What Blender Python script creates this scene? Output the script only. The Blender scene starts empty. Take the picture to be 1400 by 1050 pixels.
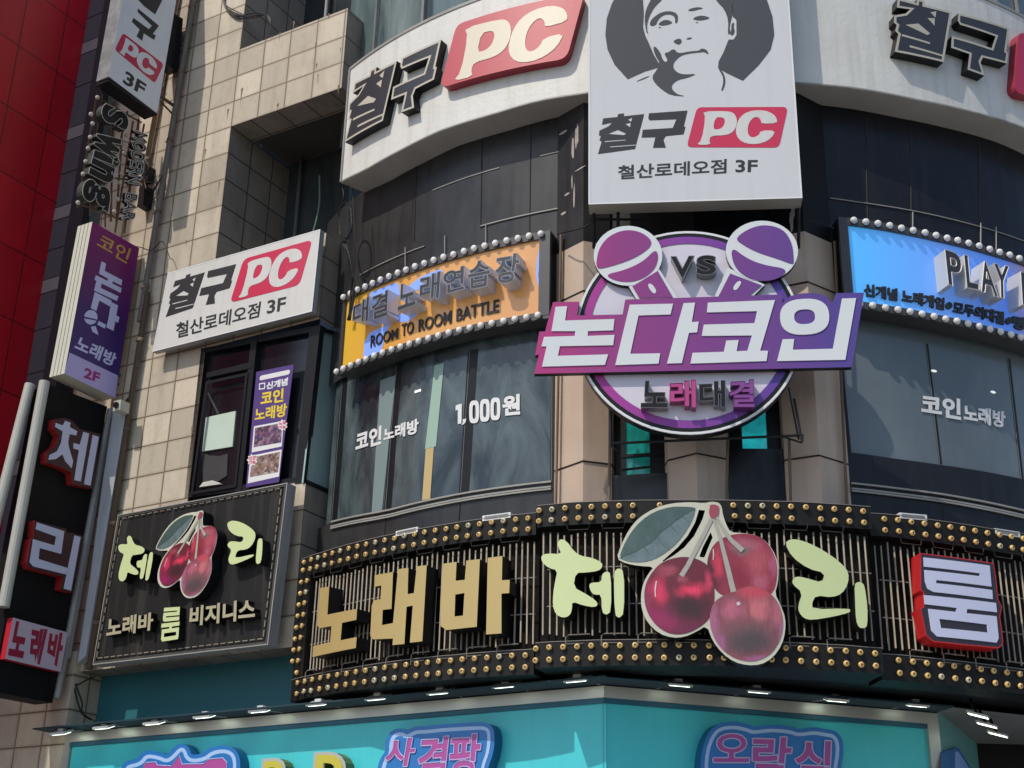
import bpy, math, random
from math import sin, cos, radians, sqrt, pi
from mathutils import Vector, Matrix
from mathutils.geometry import tessellate_polygon
random.seed(7)
SC = bpy.context.scene
COL = SC.collection
# ---------------------------------------------------------------- camera
FPX, PITCH, ROLL, CAMZ = 1928.0, radians(22.8), radians(1.32), 1.6
_F = Vector((0, cos(PITCH), sin(PITCH))); _R0 = Vector((1, 0, 0)); _U0 = Vector((0, -sin(PITCH), cos(PITCH)))
_R = cos(ROLL)*_R0 + sin(ROLL)*_U0
_U = -sin(ROLL)*_R0 + cos(ROLL)*_U0
cam = bpy.data.cameras.new('camera'); camo = bpy.data.objects.new('camera', cam); COL.objects.link(camo)
cam.sensor_width = 36; cam.lens = 36*FPX/1400; cam.clip_end = 3000; cam.clip_start = 0.1
camo.matrix_world = Matrix(((_R.x, _U.x, -_F.x, 0), (_R.y, _U.y, -_F.y, 0), (_R.z, _U.z, -_F.z, CAMZ), (0, 0, 0, 1)))
SC.camera = camo
# ---------------------------------------------------------------- world, sun, exposure
SUN = Vector((-0.62, -0.56, 1.0)).normalized()
w = bpy.data.worlds.new('World'); SC.world = w; w.use_nodes = True
nt = w.node_tree; bg = nt.nodes['Background']
sky = nt.nodes.new('ShaderNodeTexSky'); sky.sky_type = 'NISHITA'; sky.sun_disc = False
sky.sun_elevation = math.asin(SUN.z); sky.sun_rotation = math.atan2(SUN.x, SUN.y)
nt.links.new(sky.outputs[0], bg.inputs[0]); bg.inputs[1].default_value = 0.14
sl = bpy.data.lights.new('sun', 'SUN'); sl.energy = 2.6; sl.angle = radians(0.5); sl.color = (1.0, 0.925, 0.81)
so = bpy.data.objects.new('sun', sl); COL.objects.link(so); so.location = (0, 0, 40)
so.rotation_euler = SUN.to_track_quat('Z', 'Y').to_euler()
SC.view_settings.view_transform = 'Standard'; SC.view_settings.look = 'None'
SC.view_settings.gamma = 1; SC.view_settings.exposure = 0.2
# ---------------------------------------------------------------- surfaces of the place
def ray(px, py): return _F + _R*((px-700)/FPX) + _U*((525-py)/FPX)
CAM = Vector((0, 0, CAMZ))
class Plane:                       # vertical plane: O (xy), t = rightward direction, n = outward
    def __init__(s, O, t):
        s.O = Vector((O[0], O[1])); s.t = Vector((t[0], t[1])).normalized(); s.n = Vector((s.t.y, -s.t.x))
    def hit(s, px, py, d=0.0):
        r = ray(px, py); r2 = Vector((r.x, r.y)); k = ((s.O + s.n*d).dot(s.n))/r2.dot(s.n)
        p = r*k; return ((Vector((p.x, p.y)) - s.O).dot(s.t), p.z + CAMZ)
    def pt(s, u, v, d=0.0):
        q = s.O + s.t*u + s.n*d; return Vector((q.x, q.y, v))
    def P(s, px, py, d=0.0): return s.pt(*s.hit(px, py, d), d)
class Cyl:
    def __init__(s, C, R): s.C = Vector(C); s.R = R
    def hit(s, px, py, d=0.0):
        r = ray(px, py); a = r.x*r.x+r.y*r.y; ox, oy = -s.C.x, -s.C.y
        b = ox*r.x+oy*r.y; c = ox*ox+oy*oy-(s.R+d)**2; k = (-b-sqrt(max(b*b-a*c, 0)))/a
        x, y = k*r.x-s.C.x, k*r.y-s.C.y
        return (math.atan2(x, -y)*s.R, k*r.z+CAMZ)
    def pt(s, u, v, d=0.0):
        a = u/s.R; return Vector((s.C.x+(s.R+d)*sin(a), s.C.y-(s.R+d)*cos(a), v))
    def P(s, px, py, d=0.0): return s.pt(*s.hit(px, py, d), d)
TR_ = Vector((.855, -.518)); NF = Vector((-.518, -.855))      # left facade: rightward, outward
P0 = Vector((1.19, 17.04))
def offp(off): return P0 + NF*off
T0 = Plane(P0, TR_)                        # lower shop front, left half
F = Plane(offp(-0.1), TR_)                  # tiled facade
TRt = Plane(P0, (.956, .294))              # lower shop front, right half
C0 = (3.38, 23.98)
D = Cyl(C0, 7.35)                          # curved glass corner
AL = radians(-6)
M = Plane(Vector(C0)+Vector((sin(AL), -cos(AL)))*8.3, (cos(AL), sin(AL)))   # plane of the hung signs over the columns
def blade_plane(px, py):                   # plane at right angles to the facade, through a facade point
    u, v = F.hit(px, py); q = F.pt(u, 0); return Plane((q.x, q.y), (-NF.x, -NF.y))
def Z(x0, y0, s): return lambda L: [(x0+x/s, y0+y/s) for x, y in L]
# ---------------------------------------------------------------- materials
MATS = {}
def mat(name, col, rough=0.5, metal=0.0, var=0.0, dark=None, streak=0.0, scale=1.2, bump=0.0, emit=None, es=0.0, spec=0.5, grad=None, coat=0.0, alpha=None, trans=0.0):
    if name in MATS: return MATS[name]
    m = bpy.data.materials.new(name); m.use_nodes = True; n = m.node_tree.nodes; l = m.node_tree.links
    b = n['Principled BSDF']; b.inputs['Roughness'].default_value = rough; b.inputs['Metallic'].default_value = metal
    b.inputs['Specular IOR Level'].default_value = spec; b.inputs['Coat Weight'].default_value = coat
    b.inputs['Base Color'].default_value = (*col, 1)
    cur = None
    tc = n.new('ShaderNodeTexCoord')
    if grad:                                # printed colour run along the sign, uv metres
        uvn = n.new('ShaderNodeUVMap'); sp = n.new('ShaderNodeSeparateXYZ'); l.new(uvn.outputs[0], sp.inputs[0])
        mr = n.new('ShaderNodeMapRange'); l.new(sp.outputs[grad[0]], mr.inputs[0]); mr.inputs[1].default_value = grad[1]; mr.inputs[2].default_value = grad[2]
        cr = n.new('ShaderNodeValToRGB'); e = cr.color_ramp.elements
        stops = grad[3]
        e[0].position, e[0].color = stops[0][0], (*stops[0][1], 1); e[1].position, e[1].color = stops[-1][0], (*stops[-1][1], 1)
        for p_, c_ in stops[1:-1]:
            q = e.new(p_); q.color = (*c_, 1)
        l.new(mr.outputs[0], cr.inputs[0]); cur = cr.outputs[0]
    if var > 0 or streak > 0:
        if cur is None:
            rgb = n.new('ShaderNodeRGB'); rgb.outputs[0].default_value = (*col, 1); cur = rgb.outputs[0]
        dk = dark or tuple(c*0.45 for c in col)
        if var > 0:
            no = n.new('ShaderNodeTexNoise'); no.inputs['Scale'].default_value = scale; no.inputs['Detail'].default_value = 6; no.inputs['Roughness'].default_value = 0.62
            l.new(tc.outputs['Object'], no.inputs['Vector'])
            cr = n.new('ShaderNodeMapRange'); cr.inputs[1].default_value = 0.42; cr.inputs[2].default_value = 0.75; cr.inputs[3].default_value = 0; cr.inputs[4].default_value = var
            l.new(no.outputs[0], cr.inputs[0])
            mx = n.new('ShaderNodeMix'); mx.data_type = 'RGBA'; l.new(cr.outputs[0], mx.inputs[0]); l.new(cur, mx.inputs[6]); mx.inputs[7].default_value = (*dk, 1); cur = mx.outputs[2]
        if streak > 0:
            mp = n.new('ShaderNodeMapping'); mp.inputs['Scale'].default_value = (5, 5, 0.35); l.new(tc.outputs['Object'], mp.inputs[0])
            no = n.new('ShaderNodeTexNoise'); no.inputs['Scale'].default_value = 1.6; no.inputs['Detail'].default_value = 5; l.new(mp.outputs[0], no.inputs['Vector'])
            cr = n.new('ShaderNodeMapRange'); cr.inputs[1].default_value = 0.5; cr.inputs[2].default_value = 0.72; cr.inputs[3].default_value = 0; cr.inputs[4].default_value = streak
            l.new(no.outputs[0], cr.inputs[0])
            mx = n.new('ShaderNodeMix'); mx.data_type = 'RGBA'; l.new(cr.outputs[0], mx.inputs[0]); l.new(cur, mx.inputs[6]); mx.inputs[7].default_value = (*dk, 1); cur = mx.outputs[2]
    if cur is not None: l.new(cur, b.inputs['Base Color'])
    if bump > 0:
        no = n.new('ShaderNodeTexNoise'); no.inputs['Scale'].default_value = 14; no.inputs['Detail'].default_value = 5; l.new(tc.outputs['Object'], no.inputs['Vector'])
        bp = n.new('ShaderNodeBump'); bp.inputs['Strength'].default_value = bump; bp.inputs['Distance'].default_value = 0.02; l.new(no.outputs[0], bp.inputs['Height']); l.new(bp.outputs[0], b.inputs['Normal'])
    if emit:
        b.inputs['Emission Strength'].default_value = es
        if emit == 'base' and cur is not None: l.new(cur, b.inputs['Emission Color'])
        else: b.inputs['Emission Color'].default_value = (*(col if emit == 'base' else emit), 1)
    if trans: b.inputs['Transmission Weight'].default_value = trans
    if alpha is not None: b.inputs['Alpha'].default_value = alpha
    MATS[name] = m; return m
def tile_mat(name, c1, c2, mortar, tw, th, u0, v0, msize=0.012, rough=0.55, dirt=0.5, dirtcol=(.10, .075, .055), bump=0.4, scale=0.9, edge=0.0, edgecol=(.4, .28, .16)):
    m = bpy.data.materials.new(name); m.use_nodes = True; n = m.node_tree.nodes; l = m.node_tree.links
    b = n['Principled BSDF']; b.inputs['Roughness'].default_value = rough
    uv = n.new('ShaderNodeUVMap'); mp = n.new('ShaderNodeMapping'); mp.inputs['Location'].default_value = (-u0, -v0, 0); l.new(uv.outputs[0], mp.inputs[0])
    br = n.new('ShaderNodeTexBrick'); br.offset = 0; br.inputs['Color1'].default_value = (*c1, 1); br.inputs['Color2'].default_value = (*c2, 1); br.inputs['Mortar'].default_value = (*mortar, 1)
    br.inputs['Scale'].default_value = 1; br.inputs['Mortar Size'].default_value = msize; br.inputs['Mortar Smooth'].default_value = 0.15; br.inputs['Bias'].default_value = 0
    br.inputs['Brick Width'].default_value = tw; br.inputs['Row Height'].default_value = th; l.new(mp.outputs[0], br.inputs['Vector'])
    tc = n.new('ShaderNodeTexCoord')
    b2 = n.new('ShaderNodeTexBrick'); b2.offset = 0; b2.inputs['Scale'].default_value = 1; b2.inputs['Mortar Size'].default_value = msize*5; b2.inputs['Mortar Smooth'].default_value = 1; b2.inputs['Brick Width'].default_value = tw; b2.inputs['Row Height'].default_value = th; l.new(mp.outputs[0], b2.inputs['Vector'])
    ne = n.new('ShaderNodeTexNoise'); ne.inputs['Scale'].default_value = 1.1; ne.inputs['Detail'].default_value = 5; l.new(tc.outputs['Object'], ne.inputs['Vector'])
    me_ = n.new('ShaderNodeMath'); me_.operation = 'MULTIPLY'; l.new(b2.outputs['Fac'], me_.inputs[0]); l.new(ne.outputs[0], me_.inputs[1]); me2 = n.new('ShaderNodeMath'); me2.operation = 'MULTIPLY'; l.new(me_.outputs[0], me2.inputs[0]); me2.inputs[1].default_value = edge
    mxe = n.new('ShaderNodeMix'); mxe.data_type = 'RGBA'; l.new(me2.outputs[0], mxe.inputs[0]); l.new(br.outputs['Color'], mxe.inputs[6]); mxe.inputs[7].default_value = (*[c*.55 for c in edgecol], 1)
    cur = mxe.outputs[2]
    for (sc, zz, lo, hi, amt) in ((scale, 0.6, .48, .8, dirt), (2.2, .12, .52, .78, dirt*.8), (9, 1, .5, .85, dirt*.5)):
        m2 = n.new('ShaderNodeMapping'); m2.inputs['Scale'].default_value = (1, 1, zz); l.new(tc.outputs['Object'], m2.inputs[0])
        no = n.new('ShaderNodeTexNoise'); no.inputs['Scale'].default_value = sc; no.inputs['Detail'].default_value = 7; no.inputs['Roughness'].default_value = .65; l.new(m2.outputs[0], no.inputs['Vector'])
        r = n.new('ShaderNodeMapRange'); r.inputs[1].default_value = lo; r.inputs[2].default_value = hi; r.inputs[3].default_value = 0; r.inputs[4].default_value = amt; l.new(no.outputs[0], r.inputs[0])
        mx = n.new('ShaderNodeMix'); mx.data_type = 'RGBA'; l.new(r.outputs[0], mx.inputs[0]); l.new(cur, mx.inputs[6]); mx.inputs[7].default_value = (*dirtcol, 1); cur = mx.outputs[2]
    l.new(cur, b.inputs['Base Color'])
    bp = n.new('ShaderNodeBump'); bp.inputs['Strength'].default_value = bump; bp.inputs['Distance'].default_value = 0.01; bp.invert = True
    l.new(br.outputs['Fac'], bp.inputs['Height']); l.new(bp.outputs[0], b.inputs['Normal'])
    MATS[name] = m; return m
def glass_mat(name, c1, c2, rough=0.12, sx=1.0, sz=0.35, scale=1.2, emit=0.0):
    # dark glazing with a clouded film on the inside
    m = bpy.data.materials.new(name); m.use_nodes = True; n = m.node_tree.nodes; l = m.node_tree.links
    b = n['Principled BSDF']; b.inputs['Roughness'].default_value = rough; b.inputs['Specular IOR Level'].default_value = 0.6
    tc = n.new('ShaderNodeTexCoord'); mp = n.new('ShaderNodeMapping'); mp.inputs['Scale'].default_value = (sx, sx, sz); l.new(tc.outputs['Object'], mp.inputs[0])
    no = n.new('ShaderNodeTexNoise'); no.inputs['Scale'].default_value = scale; no.inputs['Detail'].default_value = 8; no.inputs['Roughness'].default_value = .6; no.inputs['Distortion'].default_value = .7; l.new(mp.outputs[0], no.inputs['Vector'])
    cr = n.new('ShaderNodeValToRGB'); cr.color_ramp.elements[0].position = .36; cr.color_ramp.elements[0].color = (*c1, 1); cr.color_ramp.elements[1].position = .68; cr.color_ramp.elements[1].color = (*c2, 1)
    l.new(no.outputs[0], cr.inputs[0]); l.new(cr.outputs[0], b.inputs['Base Color'])
    if emit: l.new(cr.outputs[0], b.inputs['Emission Color']); b.inputs['Emission Strength'].default_value = emit
    MATS[name] = m; return m
# ---------------------------------------------------------------- mesh building
def inv(p): return p.matrix_world.inverted()
def tag(o, label=None, cat=None, group=None, kind=None):
    if label: o['label'] = label
    if cat: o['category'] = cat
    if group: o['group'] = group
    if kind: o['kind'] = kind
    return o
def thing(name, label, cat, loc, group=None):
    o = bpy.data.objects.new(name, None); COL.objects.link(o); o.location = loc; o.empty_display_size = .2
    o.matrix_world = Matrix.Translation(Vector(loc)); return tag(o, label, cat, group)
def adopt(o, p):
    if p is not None:
        o.parent = p; o.matrix_parent_inverse = Matrix.Translation(-p.location) if p.type == "EMPTY" else Matrix.Identity(4)
    return o
def bend(a, b, c, lim=.16):                # cut a triangle so that it follows the curve of a cylinder
    e = max(((abs(p[0]-q[0]), k) for k, (p, q) in enumerate(((a, b), (b, c), (c, a)))))
    if e[0] < lim: return [(a, b, c)]
    if e[1] == 1: a, b, c = b, c, a
    elif e[1] == 2: a, b, c = c, a, b
    m = ((a[0]+b[0])/2, (a[1]+b[1])/2)
    return bend(a, m, c, lim)+bend(m, b, c, lim)
class MB:
    def __init__(s): s.v = []; s.f = []; s.m = []; s.uv = []; s.sm = []
    def face(s, pts, m=0, uv=None, smooth=False):
        i = len(s.v); s.v += [tuple(p) for p in pts]; s.f.append(tuple(range(i, i+len(pts)))); s.m.append(m); s.sm.append(smooth)
        s.uv += list(uv) if uv else [(p[0], p[2]) for p in pts]
    def quad_s(s, S, q, d=0, m=0):          # q: 4 (u,v)
        s.face([S.pt(u, v, d) for u, v in q], m, q)
    def prism(s, S, loops, d0, d1, mf=0, ms=None, px=True, back=False):
        ms = mf if ms is None else ms
        if not isinstance(loops[0][0], (tuple, list)): loops = [loops]
        L = [[S.hit(x, y, d1) for x, y in lp] if px else [tuple(p) for p in lp] for lp in loops]
        flat = [p for lp in L for p in lp]
        for t in tessellate_polygon([[Vector((u, v, 0)) for u, v in lp] for lp in L]):
            a, b, c = (flat[i] for i in t)
            if (b[0]-a[0])*(c[1]-a[1])-(b[1]-a[1])*(c[0]-a[0]) < 0: b, c = c, b
            for a_, b_, c_ in (bend(a, b, c) if isinstance(S, Cyl) else [(a, b, c)]):
                s.face([S.pt(*q, d1) for q in (a_, b_, c_)], mf, (a_, b_, c_))
            if back: s.face([S.pt(*q, d0) for q in (a, c, b)], ms, (a, c, b))
        if abs(d1-d0) > 1e-5:
            for lp in L:
                for i in range(len(lp)):
                    A_, B_ = lp[i], lp[(i+1) % len(lp)]; nn = max(1, int(abs(A_[0]-B_[0])/.16)) if isinstance(S, Cyl) else 1
                    for k in range(nn):
                        a = (A_[0]+(B_[0]-A_[0])*k/nn, A_[1]+(B_[1]-A_[1])*k/nn); b = (A_[0]+(B_[0]-A_[0])*(k+1)/nn, A_[1]+(B_[1]-A_[1])*(k+1)/nn)
                        s.face([S.pt(*a, d1), S.pt(*a, d0), S.pt(*b, d0), S.pt(*b, d1)], ms, (a, a, b, b))
        return s
    def outline(s, S, loop, wd, d, m=0, px=True):      # flat rim just inside a loop
        L = [S.hit(x, y, d) for x, y in loop] if px else list(loop)
        A = sum(L[i][0]*L[(i+1) % len(L)][1]-L[(i+1) % len(L)][0]*L[i][1] for i in range(len(L)))
        if A < 0: L.reverse()
        n = len(L); I = []
        for i in range(n):
            a, b, c = Vector(L[i-1]), Vector(L[i]), Vector(L[(i+1) % n])
            e1 = (b-a).normalized(); e2 = (c-b).normalized(); n1 = Vector((-e1.y, e1.x)); n2 = Vector((-e2.y, e2.x))
            k = n1+n2; k = k/max(k.length_squared/2, .35) if k.length > 1e-6 else n1
            I.append(tuple(b+k*wd))
        for i in range(n):
            j = (i+1) % n; nn = max(1, int(abs(L[i][0]-L[j][0])/.16)) if isinstance(S, Cyl) else 1
            lp_ = lambda p, q, t: (p[0]+(q[0]-p[0])*t, p[1]+(q[1]-p[1])*t)
            for k in range(nn): s.quad_s(S, (lp_(L[i], L[j], k/nn), lp_(L[i], L[j], (k+1)/nn), lp_(I[i], I[j], (k+1)/nn), lp_(I[i], I[j], k/nn)), d, m)
        return s
    def strip(s, S, vb, vt, u0, u1, d0, d1, n=24, mf=0, ms=None, caps=True, top=True):
        ms = mf if ms is None else ms
        g = lambda fn, u: fn(u) if callable(fn) else fn
        for i in range(n):
            a = u0+(u1-u0)*i/n; b = u0+(u1-u0)*(i+1)/n
            A0, A1, B0, B1 = g(vb, a), g(vt, a), g(vb, b), g(vt, b)
            s.face([S.pt(a, A0, d1), S.pt(b, B0, d1), S.pt(b, B1, d1), S.pt(a, A1, d1)], mf, ((a, A0), (b, B0), (b, B1), (a, A1)))
            if top and abs(d1-d0) > 1e-5:
                s.face([S.pt(a, A1, d1), S.pt(b, B1, d1), S.pt(b, B1, d0), S.pt(a, A1, d0)], ms)
                s.face([S.pt(a, A0, d0), S.pt(b, B0, d0), S.pt(b, B0, d1), S.pt(a, A0, d1)], ms)
        if caps and abs(d1-d0) > 1e-5:
            for u in (u0, u1):
                a, b = g(vb, u), g(vt, u); s.face([S.pt(u, a, d1), S.pt(u, a, d0), S.pt(u, b, d0), S.pt(u, b, d1)], ms)
        return s
    def tube(s, pts, r, m=0, n=6, caps=True):
        pts = [Vector(p) for p in pts]; rings = []
        for i, p in enumerate(pts):
            d = (pts[min(i+1, len(pts)-1)]-pts[max(i-1, 0)])
            if d.length < 1e-9: d = Vector((0, 0, 1))
            d.normalize(); up = Vector((0, 0, 1)) if abs(d.z) < .9 else Vector((1, 0, 0))
            a = d.cross(up).normalized(); b = d.cross(a)
            rr = r[i] if isinstance(r, (list, tuple)) else r
            rings.append([p+a*rr*cos(2*pi*k/n)+b*rr*sin(2*pi*k/n) for k in range(n)])
        i0 = len(s.v)
        for rg in rings:
            s.v += [tuple(q) for q in rg]
        for i in range(len(rings)-1):
            for k in range(n):
                k2 = (k+1) % n; f = (i0+i*n+k, i0+i*n+k2, i0+(i+1)*n+k2, i0+(i+1)*n+k)
                s.f.append(f); s.m.append(m); s.sm.append(n > 4); s.uv += [(s.v[q][0], s.v[q][2]) for q in f]
        if caps:
            for base in (i0, i0+(len(rings)-1)*n):
                f = tuple(range(base, base+n)); s.f.append(f); s.m.append(m); s.sm.append(False); s.uv += [(s.v[q][0], s.v[q][2]) for q in f]
        return s
    def box(s, c, ax, ay, az, m=0):         # centre and three half-axis vectors
        c, ax, ay, az = (Vector(q) for q in (c, ax, ay, az))
        P = lambda i, j, k: c+ax*i+ay*j+az*k
        for f in (((-1,-1,-1),(1,-1,-1),(1,-1,1),(-1,-1,1)), ((1,1,-1),(-1,1,-1),(-1,1,1),(1,1,1)), ((-1,1,-1),(-1,-1,-1),(-1,-1,1),(-1,1,1)),
                  ((1,-1,-1),(1,1,-1),(1,1,1),(1,-1,1)), ((-1,-1,1),(1,-1,1),(1,1,1),(-1,1,1)), ((-1,1,-1),(1,1,-1),(1,-1,-1),(-1,-1,-1))):
            s.face([P(*q) for q in f], m)
        return s
    def sphere(s, c, r, m=0, nu=10, nv=7, ax=None):
        i0 = len(s.v); c = Vector(c)
        for j in range(nv+1):
            t = pi*j/nv
            for k in range(nu):
                a = 2*pi*k/nu; s.v.append(tuple(c+Vector((sin(t)*cos(a)*r, sin(t)*sin(a)*r, cos(t)*r))))
        for j in range(nv):
            for k in range(nu):
                k2 = (k+1) % nu; f = (i0+j*nu+k, i0+(j+1)*nu+k, i0+(j+1)*nu+k2, i0+j*nu+k2)
                s.f.append(f); s.m.append(m); s.sm.append(True); s.uv += [(s.v[q][0], s.v[q][2]) for q in f]
        return s
    def mesh(s, name, mats):
        me = bpy.data.meshes.new(name); me.from_pydata(s.v, [], s.f)
        for mm in (mats if isinstance(mats, (list, tuple)) else [mats]): me.materials.append(mm)
        me.polygons.foreach_set('material_index', s.m); me.polygons.foreach_set('use_smooth', s.sm)
        ul = me.uv_layers.new(name='UVMap'); fl = [c for q in s.uv for c in (q[0], q[1])]
        ul.data.foreach_set('uv', fl); me.update(); return me
    def build(s, name, mats, parent=None, label=None):
        o = bpy.data.objects.new(name, s.mesh(name, mats)); COL.objects.link(o); adopt(o, parent)
        if label: o['label'] = label
        return o
# ---------------------------------------------------------------- lettering
_TC = {}
def text2d(txt, bold=0.0, space=1.0):
    """triangles and boundary edges of a word, in a unit box"""
    key = (txt, bold, space)
    if key in _TC: return _TC[key]
    c = bpy.data.curves.new('t', 'FONT'); c.body = txt; c.offset = bold; c.space_character = space; c.resolution_u = 4
    o = bpy.data.objects.new('t', c); COL.objects.link(o)
    dg = bpy.context.evaluated_depsgraph_get(); dg.update()
    me = bpy.data.meshes.new_from_object(o.evaluated_get(dg))
    V = [(v.co.x, v.co.y) for v in me.vertices]; T = [tuple(p.vertices) for p in me.polygons]
    x0 = min(v[0] for v in V); x1 = max(v[0] for v in V); y0 = min(v[1] for v in V); y1 = max(v[1] for v in V)
    V = [((x-x0)/(x1-x0), (y-y0)/(y1-y0)) for x, y in V]
    cnt = {}
    for t in T:
        for i in range(len(t)):
            e = (t[i], t[(i+1) % len(t)]); k = (min(e), max(e)); cnt.setdefault(k, []).append(e)
    E = [es[0] for es in cnt.values() if len(es) == 1]
    COL.objects.unlink(o); bpy.data.objects.remove(o); bpy.data.curves.remove(c); bpy.data.meshes.remove(me)
    _TC[key] = (V, T, E); return _TC[key]
def text(mb, S, txt, quad, d0, d1, mf=0, ms=None, bold=0.03, space=1.0, px=True, rim=None):
    """quad: TL TR BR BL in the photo, on the face of the letters"""
    ms = mf if ms is None else ms
    V, T, E = text2d(txt, bold, space)
    tl, tr, br, bl = [Vector(S.hit(x, y, d1)) if px else Vector((x, y)) for x, y in quad]
    W = []
    for x, y in V:
        p = (bl*(1-x)+br*x)*(1-y)+(tl*(1-x)+tr*x)*y; W.append((p.x, p.y))
    for t in T:
        q = [W[i] for i in t]
        A = sum(q[i][0]*q[(i+1) % len(q)][1]-q[(i+1) % len(q)][0]*q[i][1] for i in range(len(q)))
        if A < 0: q.reverse()
        mb.face([S.pt(*p, d1) for p in q], mf, q)
    if abs(d1-d0) > 1e-5:
        for a, b in E:
            a, b = W[a], W[b]; mb.face([S.pt(*a, d1), S.pt(*a, d0), S.pt(*b, d0), S.pt(*b, d1)], ms, (a, a, b, b))
    if rim:
        for a, b in E: mb.tube([S.pt(*W[a], d1+.002), S.pt(*W[b], d1+.002)], rim[0], rim[1], n=4, caps=False)
    return mb
def homog(src, dst):
    """projective map taking 4 points to 4 points"""
    A = []
    for (x, y), (X, Y) in zip(src, dst):
        A.append([x, y, 1, 0, 0, 0, -X*x, -X*y, X]); A.append([0, 0, 0, x, y, 1, -Y*x, -Y*y, Y])
    n = 8
    for i in range(n):
        p = max(range(i, n), key=lambda r: abs(A[r][i])); A[i], A[p] = A[p], A[i]
        for r in range(n):
            if r != i:
                k = A[r][i]/A[i][i]; A[r] = [a-k*b for a, b in zip(A[r], A[i])]
    h = [A[i][8]/A[i][i] for i in range(n)]
    def f(L):
        out = []
        for x, y in L:
            w_ = h[6]*x+h[7]*y+1; out.append(((h[0]*x+h[1]*y+h[2])/w_, (h[3]*x+h[4]*y+h[5])/w_))
        return out
    return f
def affine(src, dst):
    n = len(src); S = [[0]*3 for _ in range(3)]; bx = [0]*3; by = [0]*3
    for (x, y), (X, Y) in zip(src, dst):
        r = (x, y, 1)
        for i in range(3):
            for j in range(3): S[i][j] += r[i]*r[j]
            bx[i] += r[i]*X; by[i] += r[i]*Y
    Mi = Matrix(S).inverted(); a = Mi @ Vector(bx); b = Mi @ Vector(by)
    return lambda L: [(a[0]*x+a[1]*y+a[2], b[0]*x+b[1]*y+b[2]) for x, y in L]
def smooth(L, it=2):                        # corner cutting on a closed loop
    for _ in range(it):
        o = []
        for i in range(len(L)):
            a, b = L[i], L[(i+1) % len(L)]; o += [(a[0]*.75+b[0]*.25, a[1]*.75+b[1]*.25), (a[0]*.25+b[0]*.75, a[1]*.25+b[1]*.75)]
        L = o
    return L
def ell(cx, cy, rx, ry, n=32, rot=0, p=1.0):
    o = []
    for k in range(n):
        a = 2*pi*k/n; c, s_ = cos(a), sin(a)
        x = rx*math.copysign(abs(c)**p, c); y = ry*math.copysign(abs(s_)**p, s_)
        o.append((cx+x*cos(rot)-y*sin(rot), cy+x*sin(rot)+y*cos(rot)))
    return o
def rrect(q, r=0.12, n=4):                  # rounded quadrilateral
    o = []
    for i in range(4):
        a, b, c = Vector(q[i-1]), Vector(q[i]), Vector(q[(i+1) % 4]); la = (a-b).length; lc = (c-b).length; m_ = min(la, lc)*r
        p1 = b+(a-b)/la*m_; p2 = b+(c-b)/lc*m_
        for k in range(n+1):
            t = k/n; o.append(tuple(p1*(1-t)**2+b*2*t*(1-t)+p2*t*t))
    return o
def vcurve(S, pts, d=0.0, dz=0.0):          # height of a traced line as a function of the run along the surface
    L = sorted(S.hit(x, y, d) for x, y in pts)
    def f(u):
        if u <= L[0][0]: return L[0][1]+dz
        if u >= L[-1][0]: return L[-1][1]+dz
        for (a, za), (b, zb) in zip(L, L[1:]):
            if u <= b: return za+(zb-za)*(u-a)/(b-a)+dz
    return f
# ================================================================ materials in use
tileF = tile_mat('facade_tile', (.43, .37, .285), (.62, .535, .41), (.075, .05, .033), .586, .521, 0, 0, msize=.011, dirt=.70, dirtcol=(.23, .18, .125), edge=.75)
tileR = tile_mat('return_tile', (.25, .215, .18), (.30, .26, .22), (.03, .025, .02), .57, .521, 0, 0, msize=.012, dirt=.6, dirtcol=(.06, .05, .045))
colT = mat('column_stone', (.52, .395, .305), .6, var=.35, dark=(.34, .25, .19), streak=.3, bump=.15)
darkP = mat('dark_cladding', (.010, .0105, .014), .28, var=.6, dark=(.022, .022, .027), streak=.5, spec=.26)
darkPL = mat('dark_cladding_weathered_sunlit', (.04, .0395, .0385), .3, var=.75, dark=(.014, .014, .016), streak=.6, scale=1.6, spec=.32)  # same cladding on the sunnier left, its sunlight put into a paler base
blackP = mat('black_paint', (.010, .010, .011), .5, var=.4, dark=(.02, .019, .018), spec=.15)
blackM = mat('black_frame_metal', (.011, .011, .013), .4, spec=.25)
greyM = mat('grey_metal', (.25, .25, .25), .45, .3, var=.5, dark=(.1, .09, .08), streak=.4)
seamM = mat('pale_seam', (.32, .31, .28), .5, var=.5)
ruleD = mat('dark_joint', (.02, .018, .016), .7)
whiteS = mat('white_sign_sheet', (.63, .62, .595), .45, var=.35, dark=(.52, .50, .45), streak=.45, scale=2)
whiteB = mat('white_banner_fabric', (.68, .67, .63), .55, var=.4, dark=(.52, .50, .445), streak=.6, scale=1.2, bump=.25)
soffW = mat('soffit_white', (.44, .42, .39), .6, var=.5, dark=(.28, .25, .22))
glassL = glass_mat('film_glass', (.018, .027, .031), (.115, .148, .155), .13, sx=1.5, sz=.8, scale=1.1)
glassR = glass_mat('film_glass_plain', (.10, .125, .14), (.15, .178, .192), .2, sx=.8, sz=.4, scale=.8)
glassU = glass_mat('upper_glass', (.055, .085, .09), (.22, .29, .29), .08, sx=1.6, sz=.25, scale=.8)
glassD = glass_mat('dark_glass', (.006, .007, .009), (.02, .021, .025), .12)
glassRc = glass_mat('recess_glass', (.02, .024, .026), (.06, .066, .068), .12)
glassG = glass_mat('green_glass', (.30, .42, .41), (.38, .50, .49), .12)
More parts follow.
